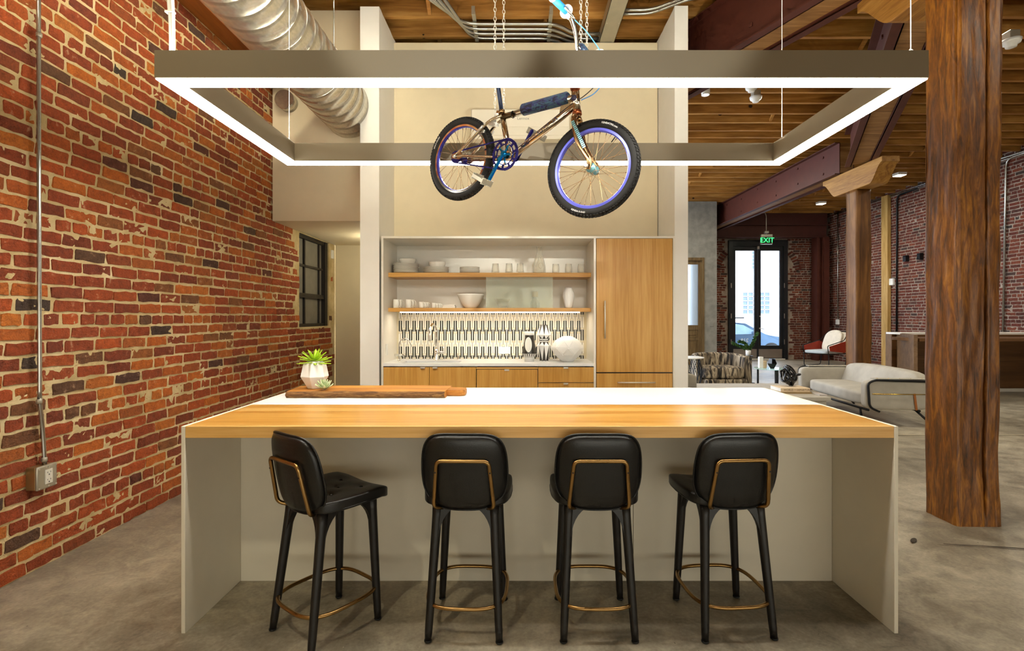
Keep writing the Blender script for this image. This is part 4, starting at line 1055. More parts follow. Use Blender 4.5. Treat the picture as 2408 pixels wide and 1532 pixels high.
def glass(px, Y, z, label, prof, name='drinking_glass', cat='glass', seg=24, group=None):
    bm = bmesh.new(); lathe(bm, prof, seg); o = single(name, bm, 'clear_glass', label, cat, group, loc=(0, 0, 0)); o.location = (at(px, Y), Y, z); return o
tum = [(.034, 0), (.041, .006), (.042, .02), (.038, .045), (.035, .11), (.0335, .11), (.036, .045), (.038, .022), (.03, .016), (.001, .015)]
for px, lb in ((1165, 'stout tumbler nearest the plates on the upper shelf'), (1197, 'stout tumbler in the middle of three left of the carafe'), (1223, 'stout tumbler closest to the carafe on its left')): glass(px, 5.62, ZU, lb, tum, group='stout tumblers on the upper shelf')
gl = [(.034, 0), (.038, .005), (.038, .05), (.035, .105), (.0338, .105), (.0362, .05), (.036, .012), (.001, .01)]
for px, lb in ((1307, 'clear glass first to the right of the carafe'), (1337, 'clear glass in the middle right of the carafe'), (1366, 'clear glass at the right end of the upper shelf')): glass(px, 5.62, ZU, lb, gl, group='clear glasses right of the carafe')
cf = glass(1268, 5.66, ZU, 'tall clear glass carafe with swirled body on the upper shelf', [(.062, 0), (.07, .01), (.068, .08), (.05, .17), (.026, .235), (.022, .26), (.03, .3), (.028, .3), (.02, .26), (.024, .235), (.047, .17), (.064, .08), (.062, .014), (.001, .012)], 'carafe', 'carafe', 32)
bm = bmesh.new(); x = at(1268, 5.66); tube(bm, smooth_path([(x-.04, 5.60, ZU+.07), (x-.02, 5.592, ZU+.13), (x+.0, 5.61, ZU+.19), (x+.028, 5.6, ZU+.13), (x+.045, 5.6, ZU+.08)], 6), .004, 8)
tube(bm, [(x+.012+.022*math.cos(t), 5.592, ZU+.085+.03*math.sin(t)) for t in [2*PI*k/24 for k in range(24)]], .003, 6, closed=True)
tube(bm, smooth_path([(x-.045, 5.60, ZU+.055), (x-.02, 5.585, ZU+.02), (x+.03, 5.59, ZU+.03)], 5), .004, 8); obj('glass_swirl', bm, 'clear_glass', cf)
# mugs
def mug(px, Y, z, r, h, label, group, hz=0):
    t = thing('mug', label, 'mug', (at(px, Y), Y, z), hz, group)
    bm = bmesh.new(); lathe(bm, [(r*.92, 0), (r, .004), (r, h), (r-.004, h), (r-.005, .008), (.001, .007)], 24); obj('cup', bm, 'porcelain', t, local=True)
    bm = bmesh.new(); k = h*.36; tube(bm, [(r-.004+k*.95*math.sin(a), 0, h*.5+k*math.cos(a)) for a in [PI*i/10 for i in range(11)]], .0045, 8); obj('handle', bm, 'porcelain', t, local=True); return t
G = 'white mugs and cups on the lower shelf'
for px, r, h, nm, Yf in ((932, .034, .094, 'tall white mug at the left end of the lower shelf', 5.55), (961, .034, .094, 'tall white mug second from the left on the lower shelf', 5.55), (991, .027, .066, 'white coffee cup third from the left on the lower shelf', 5.54), (1020, .022, .054, 'small espresso cup left of the little trays', 5.54)):
    n = 2 if h > .08 else 3
    for k in range(n):
        pos = ['in the front row', 'in the row behind', 'in the rearmost row'][k]
        mug(px+k*(7 if n == 2 else 6.5), Yf+k*(r*2+.012), ZL, r, h, nm+', '+pos, G, -.5)
# little trays
g = 'small square trays on the lower shelf'
for i, (w_, lb) in enumerate(((.064, 'small square white tray, bottom of its stack'), (.064, 'small square white tray in the middle of its stack'), (.058, 'small square white tray, top of its stack'))):
    bm = bmesh.new(); box(bm, -w_, w_, -.055, .055, 0, .004, .001); box(bm, -w_, w_, -.055, -.05, .004, .011); box(bm, -w_, w_, .05, .055, .004, .011); box(bm, -w_, -w_+.005, -.05, .05, .004, .011); box(bm, w_-.005, w_, -.05, .05, .004, .011)
    o = single('tray', bm, 'porcelain', lb, 'tray', g, loc=(0, 0, 0)); o.location = (at(1058, 5.6), 5.6, ZL+i*.012)
bowl(1107, 5.66, ZL, .152, .155, 'large white footed bowl on the lower shelf', foot=.42, wide=True)
bowl(1183, 5.68, ZL, .094, .105, 'clear glass bowl seen through the frosted panel', 'clear_glass', foot=.4, wide=True)
bt = thing('bottle', 'bottle with amber cap blurred behind the frosted panel', 'bottle', (at(1258, 5.7), 5.7, ZL))
bm = bmesh.new(); lathe(bm, [(.05, 0), (.055, .01), (.055, .06), (.03, .11), (.024, .125)], 20, (at(1258, 5.7), 5.7, ZL), capt=True); obj('glass_body', bm, 'frosted_panel', bt)
bm = bmesh.new(); lathe(bm, [(.034, .125), (.036, .13), (.036, .185), (.03, .19)], 20, (at(1258, 5.7), 5.7, ZL), capt=True); obj('cap', bm, 'amber_cap', bt)
bm = bmesh.new(); box(bm, at(1143, 5.515), at(1300, 5.515), 5.512, 5.52, ZL, 1.837); single('glass_panel', bm, 'frosted_panel', 'pale frosted glass panel standing between the two oak shelves', 'panel')
bm = bmesh.new(); lathe(bm, [(.038, 0), (.044, .02), (.058, .09), (.066, .13), (.06, .17), (.042, .215), (.038, .232), (.034, .232), (.03, .2)], 64, mod=lambda th, k: 1-.06*abs(math.sin(th*9)) if 0 < k < 7 else 1)
o = single('vase', bm, 'ceramic_white', 'white ribbed vase at the right end of the lower shelf', 'vase', loc=(0, 0, 0)); o.location = (at(1337, 5.65), 5.65, ZL)
# vases on the counter
YV = 5.52
v1 = thing('vase', 'black waisted vase with a big white oval on the wall worktop', 'vase', (at(1245, YV), YV, zct)); c0 = v1.location
bm = bmesh.new(); lathe(bm, [(.05, 0), (.05, .042), (.052, .043)], 32, c0, capt=True); obj('foot', bm, 'ceramic_white', v1)
bm = bmesh.new(); lathe(bm, [(.05, .043), (.083, .088)], 40, c0, mod=None, capb=False); obj('flare', bm, 'ceramic_white', v1)
bm = bmesh.new()
for k in range(20):
    a = 2*PI*k/20; d = Vector((math.cos(a), math.sin(a), 0)); n_ = Vector((-d.y, d.x, 0))
    p0, p1 = c0+d*.0515+Vector((0, 0, .045)), c0+d*.0835+Vector((0, 0, .086))
    vs = [bm.verts.new(p) for p in (p0-n_*.002, p0+n_*.002, p1+n_*.006, p1-n_*.006)]; bm.faces.new(vs)
obj('flare_rays', bm, 'glaze_black', v1)
prf = [(.083, .088), (.082, .092), (.068, .15), (.054, .22), (.05, .26), (.05, .285)]
bm = bmesh.new(); lathe(bm, prf, 40, c0); obj('body', bm, 'glaze_black', v1)
bm = bmesh.new(); lathe(bm, [(.0515, .285), (.0515, .325), (.047, .325), (.047, .29)], 32, c0); obj('rim', bm, 'ceramic_white', v1)
def rad_at(z):
    for (r0, z0), (r1, z1) in zip(prf, prf[1:]):
        if z0 <= z <= z1: return r0+(r1-r0)*(z-z0)/(z1-z0)
    return .05
for dl, m_, sc in ((.0016, 'white_plastic', 1), (.0032, 'ceramic_matte', .9)):
    bm = bmesh.new(); rg = []
    for r_ in range(6):
        rg.append([])
        for j in range(32):
            a = 2*PI*j/32; x = -.012+.037*sc*r_/5*math.cos(a); z = .185+.08*sc*r_/5*math.sin(a); rr = rad_at(z)+dl
            y = -math.sqrt(max(1e-6, rr*rr-x*x)); rg[-1].append(bm.verts.new(c0+Vector((x, y, z))))
    for a, b in zip(rg, rg[1:]):
        for j in range(32): bm.faces.new((a[j], a[(j+1) % 32], b[(j+1) % 32], b[j]))
    bmesh.ops.remove_doubles(bm, verts=bm.verts, dist=1e-6); obj('oval_panel', bm, m_, v1)
YV2 = 5.62
v2 = thing('vase', 'tall black and white harlequin hourglass vase on the wall worktop', 'vase', (at(1279, YV2), YV2, zct)); c0 = v2.location
def facet(prof, white, off=0, n=8):
    "alternating triangular black / white facets"
    bmw, bmb = bmesh.new(), bmesh.new()
    (r0, z0), (r1, z1) = prof
    for k in range(n):
        a0, a1, am = 2*PI*(k-.5+off)/n, 2*PI*(k+.5+off)/n, 2*PI*(k+off)/n
        q_ = lambda a, r, z: c0+Vector((r*math.sin(a), -r*math.cos(a), z))
        B0, B1, T = q_(a0, r0, z0), q_(a1, r0, z0), q_(am, r1, z1)
        N1 = q_(am+2*PI/n, r1, z1)
        bmw.faces.new([bmw.verts.new(p) for p in (B0, B1, T)])
        bmb.faces.new([bmb.verts.new(p) for p in (B1, N1, T)])
    return bmw, bmb
W_, B_ = bmesh.new(), bmesh.new()
def acc(prof, inv, off=0):
    w_, b_ = facet(prof, None, off)
    for src, dst in ((w_, W_ if not inv else B_), (b_, B_ if not inv else W_)):
        me = bpy.data.meshes.new('t'); src.to_mesh(me); src.free(); dst.from_mesh(me); bpy.data.meshes.remove(me)
acc(((.05, 0), (.076, .17)), True); acc(((.076, .17), (.048, .21)), False, .5); acc(((.048, .24), (.08, .285)), True); acc(((.08, .285), (.046, .395)), False, .5)
obj('white_facets', W_, 'ceramic_white', v2, recalc=False); obj('black_facets', B_, 'glaze_black', v2, recalc=False)
bm = bmesh.new(); lathe(bm, [(.047, .205), (.047, .245)], 8, c0, smooth=False); lathe(bm, [(.046, .394), (.042, .394), (.042, .38)], 8, c0); lathe(bm, [(.05, 0), (.05, .004)], 8, c0, capt=True); obj('waist_band', bm, 'ceramic_white', v2)
bm = bmesh.new()
for k in range(16):
    a = 2*PI*(k+.5)/16; d = Vector((math.cos(a), math.sin(a), 0)); lathe(bm, [(.007, 0), (.007, .003)], 10, c0+d*.0455+Vector((0, 0, .225)), ax=d.to_track_quat('Z', 'Y').to_matrix(), capt=True)
obj('dots', bm, 'glaze_black', v2)
# faceted white globe
bm = bmesh.new(); n = 8; rows = [(.06, 0, 0), (.155, .085, .5), (.178, .155, 0), (.135, .23, .5), (.05, .275, 0)]
rg = [[bm.verts.new((r*math.cos(2*PI*(j+o_)/n), r*math.sin(2*PI*(j+o_)/n), z)) for j in range(n)] for r, z, o_ in rows]
for i, (a, b) in enumerate(zip(rg, rg[1:])):
    sh = rows[i][2] == 0
    for j in range(n):
        if sh: bm.faces.new((a[j], a[(j+1) % n], b[j])); bm.faces.new((a[(j+1) % n], b[(j+1) % n], b[j]))
        else: bm.faces.new((a[j], a[(j+1) % n], b[(j+1) % n])); bm.faces.new((a[j], b[(j+1) % n], b[j]))
bm.faces.new(rg[0][::-1]); bm.faces.new(rg[-1])
bmesh.ops.bevel(bm, geom=list(bm.edges), offset=.006, segments=2, affect='EDGES')
YG = 5.5
o = single('vase', bm, 'ceramic_white', 'squat white faceted globe vase at the right of the worktop', 'vase', loc=(0, 0, 0)); o.location = (at(1334, YG), YG, zct)

# ---------------------------------------------------------------- island
IX0, IX1, IY0, IY1, IT = -1.505, 1.683, 2.268, 3.50, .922
isl = thing('kitchen_island', 'long white kitchen island with an inlaid oak bar edge', 'island', ((IX0+IX1)/2, (IY0+IY1)/2, 0))
for x0, x1 in ((IX0, IX0+.018), (IX1-.018, IX1)): part('end_panel', 'panel_white', isl, (x0, x1, IY0, IY1, 0, IT), bev=.002, seg=2)
part('oak_top', 'oak_top', isl, (IX0+.019, IX1-.019, IY0+.012, 2.832, IT-.052, IT-.0005))
part('oak_edge_lit', 'oak_edge_lit', isl, (IX0+.019, IX1-.019, IY0, IY0+.0115, IT-.052, IT-.0005), bev=.001)  # front strip of the same wood, light put into its colour
part('white_top', 'quartz', isl, (IX0+.019, IX1-.019, 2.833, IY1, IT-.03, IT), bev=.001)
part('back_panel', 'panel_white', isl, (IX0+.019, .604, 2.72, 2.738, 0, IT-.053)); part('back_panel', 'panel_white', isl, (.607, IX1-.019, 2.72, 2.738, 0, IT-.053))
part('cabinet_box', 'panel_white', isl, (IX0+.019, IX1-.019, 3.44, 3.46, .08, IT-.031), (IX0+.05, IX1-.05, 2.75, 3.43, .02, .08))
# ---------------------------------------------------------------- ring light
RX0, RX1, RY0, RY1, RZ0, RZ1, RW = -1.507, 1.688, 2.105, 3.312, 2.394, 2.510, .082
rl = thing('ring_light', 'large rectangular pendant light frame over the island', 'pendant light', ((RX0+RX1)/2, (RY0+RY1)/2, RZ0))
def frame(bm, z0, z1, a):
    box(bm, RX0+a, RX1-a, RY0+a, RY0+RW-a, z0, z1); box(bm, RX0+a, RX1-a, RY1-RW+a, RY1-a, z0, z1)
    box(bm, RX0+a, RX0+RW-a, RY0+RW-a, RY1-RW+a, z0, z1); box(bm, RX1-RW+a, RX1-a, RY0+RW-a, RY1-RW+a, z0, z1)
bm = bmesh.new(); frame(bm, RZ0+.002, RZ1, 0); obj('housing', bm, 'ring_metal', rl)
bm = bmesh.new(); frame(bm, RZ0-.003, RZ0+.002, .003); obj('diffuser', bm, 'ring_glow', rl)
bm = bmesh.new(); frame(bm, RZ1, RZ1+.003, .02); obj('upper_diffuser', bm, 'ring_uplight', rl)
for x, y in ((1.648, 2.15), (-1.507+.03, 3.27), (1.655, 3.22)):
    bm = bmesh.new(); tube(bm, [(x, y, RZ1), (x, y, 4.78)], .0017, 6); lathe(bm, [(.008, 0), (.008, .02), (.004, .03)], 10, (x, y, RZ1), capt=True); obj('suspension_cable', bm, 'white_cable', rl)
bm = bmesh.new()
for dx in (-.008, .008): tube(bm, smooth_path([(-1.464+dx*.4, 2.15, RZ1), (-1.466+dx*.7, 2.15, 2.66), (-1.475+dx, 2.15, 3.0), (-1.48+dx, 2.15, 4.78)], 6), .0075, 8)
box(bm, -1.49, -1.455, 2.14, 2.16, 2.69, 2.697); obj('power_cord', bm, 'white_cable', rl)

# ---------------------------------------------------------------- board and plants
bd_ = thing('serving_board', 'long rustic wooden serving board with a bark edge on the island', 'board', (-.9, 3.19, IT))
def board(bm, pts, z0, z1):
    prism(bm, pts, lambda u, v, d: (u, v, d), z0, z1)
far = [(-1.42, 3.31), (-1.2, 3.33), (-.8, 3.335), (-.5, 3.33), (-.44, 3.32)]
n = 36; near = [(-.45-.95*i/n, 3.05+.006*noise.noise(Vector((i*.7, 0, 0)))+.01*noise.noise(Vector((i*.19, 5, 0)))) for i in range(n+1)]
bm = bmesh.new(); zt = IT+.038
top = [bm.verts.new((x, y+.012, zt+.002*noise.noise(Vector((x*9, y*9, 0))))) for x, y in near]; bot = [bm.verts.new((x+.004, y+.004, IT+.001)) for x, y in near]; mid = [bm.verts.new((x, y-.004+.005*noise.noise(Vector((x*30, 2, 0))), IT+.018)) for x, y in near]
ft = [bm.verts.new((x, y, zt)) for x, y in far]; fb_ = [bm.verts.new((x, y, IT+.001)) for x, y in far]
bm.faces.new(top+ft); bm.faces.new((bot+fb_)[::-1]); 
bark = []
for a, b in ((top, mid), (mid, bot)):
    for i in range(n): f_ = bm.faces.new((a[i], a[i+1], b[i+1], b[i])); f_.material_index = 1; f_.smooth = True
for i in range(len(far)-1): bm.faces.new((ft[i], ft[i+1], fb_[i+1], fb_[i]))
bm.faces.new((top[-1], mid[-1], bot[-1], fb_[0], ft[0])); bm.faces.new((top[0], ft[-1], fb_[-1], bot[0], mid[0]))
obj('slab', bm, ['board_wood', 'board_bark'], bd_)
bm = bmesh.new(); prism(bm, [(-.46, 3.13), (-.36, 3.12), (-.335, 3.14), (-.335, 3.24), (-.36, 3.26), (-.46, 3.26)], lambda u, v, d: (u, v, d), IT+.001, IT+.036); bmesh.ops.bevel(bm, geom=list(bm.edges), offset=.004, segments=2, affect='EDGES'); obj('handle', bm, 'board_wood', bd_)
pt = thing('potted_succulent', 'bright green spiky succulent in a white faceted hexagonal planter', 'plant', (-1.285, 3.2, IT+.039)); c0 = pt.location
bm = bmesh.new(); n = 6
def ring6(r, z, o_=0): return [bm.verts.new(c0+Vector((r*1.0*math.cos(2*PI*(j+o_)/n), r*.9*math.sin(2*PI*(j+o_)/n), z))) for j in range(n)]
r0, r1, r2, r3 = ring6(.042, 0, .5), ring6(.086, .075, .5), ring6(.07, .15, .5), ring6(.045, .172, .5)
for a, b in ((r0, r1), (r1, r2), (r2, r3)):
    for j in range(n): bm.faces.new((a[j], a[(j+1) % n], b[(j+1) % n], b[j]))
bm.faces.new(r0[::-1]); bm.faces.new(r3); bmesh.ops.bevel(bm, geom=list(bm.edges), offset=.002, segments=1, affect='EDGES'); obj('planter', bm, 'ceramic_white', pt)
def leaf(bm, base, d, length, wdt, curl=.3, th=.004, up=Vector((0, 0, 1)), tip=True, seg=6):
    d = d.normalized(); sd = d.cross(up)
    sd = sd.normalized() if sd.length > 1e-4 else Vector((1, 0, 0)); nn = sd.cross(d).normalized(); rows_ = []
    for i in range(seg+1):
        t = i/seg; c = base+d*length*t+nn*(curl*length*t*t); w2 = wdt*(math.sin(PI*(t**.8)*.94+.12))**.9*.5 if i < seg else .0004
        rows_.append([bm.verts.new(c-sd*w2), bm.verts.new(c-nn*th), bm.verts.new(c+sd*w2), bm.verts.new(c+nn*th*.3)])
    for a, b in zip(rows_, rows_[1:]):
        for j in range(4): bm.faces.new((a[j], a[(j+1) % 4], b[(j+1) % 4], b[j])).smooth = True
tc_ = c0+Vector((0, 0, .165))
for lay, (cnt, el, ln) in enumerate(((11, -.12, .094), (10, .2, .092), (8, .6, .082), (5, 1.05, .07))):
    for k in range(cnt):
        a = 2*PI*(k+.5*(lay % 2)+R.uniform(-.12, .12))/cnt; e = el+R.uniform(-.12, .12); bm = bmesh.new()
        leaf(bm, tc_+Vector((.008*math.cos(a), .008*math.sin(a), lay*.006)), Vector((math.cos(a)*math.cos(e), math.sin(a)*math.cos(e), math.sin(e))), ln*R.uniform(.88, 1.1), .026, .05); obj('leaf', bm, 'leaf_lime', pt)
ec = thing('echeveria', 'small pale green rosette succulent lying on the wooden board', 'plant', (-1.192, 3.115, IT+.04)); c0 = ec.location+Vector((0, 0, .008))
for lay, (cnt, el, ln, w_) in enumerate(((10, .25, .06, .026), (9, .6, .058, .024), (7, .95, .052, .02), (4, 1.3, .045, .014))):
    for k in range(cnt):
        a = 2*PI*(k+.5*(lay % 2))/cnt; bm = bmesh.new(); e = el
        leaf(bm, c0+Vector((0, 0, lay*.004)), Vector((math.cos(a)*math.cos(e), math.sin(a)*math.cos(e), math.sin(e))), ln, w_, .25, .005); obj('leaf', bm, 'leaf_pale' if k % 2 else 'leaf_tip', ec)

bm = bmesh.new(); box(bm, -2.70, -2.665, 7.27, 7.33, 2.24, 2.36, .006, 2); single('motion_sensor', bm, 'white_plastic', 'small white sensor on the brick beside the dark left window', 'sensor')
# ---------------------------------------------------------------- bar stools
def make_stool(label):
    t = thing('bar_stool', label, 'stool', (0, 0, 0), 0, 'black leather counter stools')
    ZS_ = .578
    # backrest shell: rounded rectangle, curved, leaning towards -y
    def shell(u, v, d):   # u -1..1, v 0..1, d thickness
        z = .562+v*.34; w = .176+.012*math.sin(PI*min(1, v*1.1))-.0*v
        x = u*w; y = -.165-.045*v+.05*(u*u)*(.45+.55*(1-v))-.0
        return Vector((x, y+d, z))
    bm = bmesh.new(); nu, nv = 20, 20; F_, Bk = [], []
    def warp(i, j):
        a, b = -1+2*i/nu, -1+2*j/nv         # square to rounded square
        p = 4.6; m_ = max(abs(a), abs(b)); 
        if m_ < 1e-6: return 0, .5, 0
        k = m_/((abs(a)**p+abs(b)**p)**(1/p)); a, b = a*k, b*k
        if b < 0: a *= 1-.13*(-b)**2.5
        return a, (b+1)/2, m_
    for i in range(nu+1):
        F_.append([]); Bk.append([])
        for j in range(nv+1):
            a, b, m_ = warp(i, j); e = (1-m_**8)
            F_[-1].append(bm.verts.new(shell(a, b, .018+.016*e))); Bk[-1].append(bm.verts.new(shell(a, b, .018-.020*e)))
    for i in range(nu):
        for j in range(nv):
            bm.faces.new((F_[i][j], F_[i+1][j], F_[i+1][j+1], F_[i][j+1])).smooth = True; bm.faces.new((Bk[i][j+1], Bk[i+1][j+1], Bk[i+1][j], Bk[i][j])).smooth = True
    bmesh.ops.remove_doubles(bm, verts=bm.verts, dist=.0002)
    obj('backrest', bm, 'leather', t, local=True)
    bm = bmesh.new(); per = [(i, 0) for i in range(nu)]+[(nu, j) for j in range(nv)]+[(nu-i, nv) for i in range(nu)]+[(0, nv-j) for j in range(nv)]
    pts = []
    for i, j in per: a, b, m_ = warp(i, j); pts.append(shell(a*1.006, .5+(b-.5)*1.006, .020))
    tube(bm, pts, .004, 6, closed=True); obj('piping', bm, 'leather', t, local=True)
    # seat
    bm = bmesh.new()
    def seat_fn(c):
        x, y, z = c; r = (y+.135)/.37
        z += .022*max(0, abs(x)/.2)**2*(1 if z > .588 else .35)
        x *= 1.0+.08*math.sin(PI*min(1, max(0, r)))
        # tufts
        if z > .592:
            for (tx, ty) in ((-.07, -.02), (.07, -.02), (0, .06), (-.08, .13), (.08, .13)):
                dd = math.hypot(x-tx, y-ty); z -= .010*math.exp(-(dd/.03)**2)
        if y > .17: z -= (y-.17)*.3
        return Vector((x, y, z))
    cushion(bm, -.185, .185, -.135, .235, .562, .612, 14, .2, .34, seat_fn)
    obj('seat', bm, 'leather', t, local=True)
    bm = bmesh.new()
    for (tx, ty) in ((-.07, -.02), (.07, -.02), (0, .06), (-.08, .13), (.08, .13)): lathe(bm, [(.008, 0), (.008, .003), (.004, .006)], 10, (tx, ty, .606+.022*(abs(tx)/.2)**2), capt=True)
    obj('tufting_buttons', bm, 'leather', t, local=True)
    # seat piping
    bm = bmesh.new(); tube(bm, [seat_fn(Vector((.184*(abs(math.cos(a))**.45)*math.copysign(1, math.cos(a)), .05+.184*(abs(math.sin(a))**.45)*math.copysign(1, math.sin(a)), .576))) for a in [2*PI*k/60 for k in range(60)]], .004, 6, closed=True); obj('seat_piping', bm, 'leather', t, local=True)
    # legs
    for sx_, sy_ in ((-1, -1), (1, -1), (-1, 1), (1, 1)):
        bm = bmesh.new(); top = Vector((sx_*.125, .03+sy_*.125, .575)); bot = Vector((sx_*.155, .0+sy_*.168, 0))
        tube(bm, [bot, bot.lerp(top, .08), bot.lerp(top, .5), bot.lerp(top, .9), top], lambda q_: .0145+.0095*q_, 10)
        # arched shoulder towards the centre
        for d in (Vector((-sx_, 0, 0)), Vector((0, -sy_, 0))):
            pl = []
            for k in range(7):
                a = PI/2*k/6; pl.append((.085*(1-math.cos(a)) , -.10*math.cos(a)+0))
            n_ = d.cross(Vector((0, 0, 1)))
            base = bot.lerp(top, .86); vs_ = [(0, -.02)]
            outl = [(0, -.006), (0, -.15)]+[(.016+.095*(1-math.cos(PI/2*k/8)), -.15+.13*math.sin(PI/2*k/8)) for k in range(9)]+[(.111, -.006)]
            prism(bm, outl, lambda u, v, w_, d=d, n_=n_: tuple(Vector((top.x, top.y, .585))+d*u+n_*w_+Vector((bot.x-top.x, bot.y-top.y, 0))*(-v/.58)+Vector((0, 0, v))), -.012, .012)
        obj('leg', bm, 'stool_wood', t, local=True)
    # bronze foot ring
    bm = bmesh.new(); pts = []
    for k in range(56):
        a = 2*PI*k/56; c_, s_ = math.cos(a), math.sin(a); e = .62
        pts.append(Vector((.178*(abs(c_)**e)*math.copysign(1, c_), .008+.19*(abs(s_)**e)*math.copysign(1, s_), .148)))
    tube(bm, pts, .0086, 10, closed=True); obj('foot_ring', bm, 'bronze', t, local=True)
    # bronze frame on the back
    bm = bmesh.new()
    def bk(x, z):
        v = (z-.572)/.33; return Vector((x, -.165-.045*v+.05*((x/.18)**2)*(.45+.55*(1-v))-.020, z))
    pts = fillet([bk(-.10, .578)+Vector((.0, .05, -.016)), bk(-.132, .576), bk(-.112, .79), bk(.112, .79), bk(.132, .576), bk(.10, .578)+Vector((0, .05, -.016))], .026, 6)
    tube(bm, pts, .0089, 10); obj('back_frame', bm, 'bronze', t, local=True)
    bm = bmesh.new()
    for x, z in ((-.1175, .74), (.1175, .74)): p = bk(x, z)-Vector((0, .0075, 0)); lathe(bm, [(.0035, 0), (.0035, .002)], 8, p, ax=Matrix.Rotation(PI/2, 3, 'X'), capt=True)
    obj('frame_screws', bm, 'black_metal', t, local=True)
    for sx_, sy_ in ((-1, -1), (1, -1), (-1, 1), (1, 1)):
        bm = bmesh.new(); lathe(bm, [(.0135, 0), (.0165, .003), (.0165, .008)], 12, (sx_*.155, sy_*.168, -.002), capt=True); obj('foot_pad', bm, 'slot_black', t, local=True)
    return t
st1 = make_stool('leftmost black leather stool turned to the right, seat showing')
st1.location = (-.885, 2.335, 0.003); st1.rotation_euler = (0, 0, math.radians(-37))
for x, y, rz, lb in ((-.237, 2.375, -2, 'second black leather stool from the left, back to the viewer'), (.345, 2.375, 0, 'third black leather stool, just left of the island panel seam'), (.945, 2.385, 4, 'rightmost black leather stool, seat edge showing on its left')):
    dup(st1, (x, y, .003), math.radians(rz), lb)
# ---------------------------------------------------------------- hanging BMX bike; local x forward, y left, z up, origin at rear axle
KB = .95
RW_ = Vector((0, 0, CAMZ))+(Vector((-.3624, 3.17, 2.3888))-Vector((0, 0, CAMZ)))*KB; ex = Vector((.8021, -.5533, -.2248)); ey = Vector((.5678, .8232, 0)); ez = ex.cross(ey)
BM = Matrix((ex, ey, ez)).transposed().to_4x4(); BM.translation = RW_
bike = thing('bmx_bike', 'chrome BMX bike with blue rims hanging on chains above the island', 'bicycle', RW_)
bike.matrix_world = BM; bike.rotation_mode = 'QUATERNION'; bike.location = RW_; bike.rotation_quaternion = BM.to_quaternion(); bike.scale = (KB, KB, KB)
BM = BM @ Matrix.Scale(KB, 4)
LW = .9218
HT, HBt = Vector((.725, 0, .410)), Vector((.765, 0, .285))
AX = (HBt-HT).normalized()
STEER = Matrix.Translation(HBt) @ Matrix.Rotation(math.radians(-5.5), 4, AX) @ Matrix.Translation(-HBt)
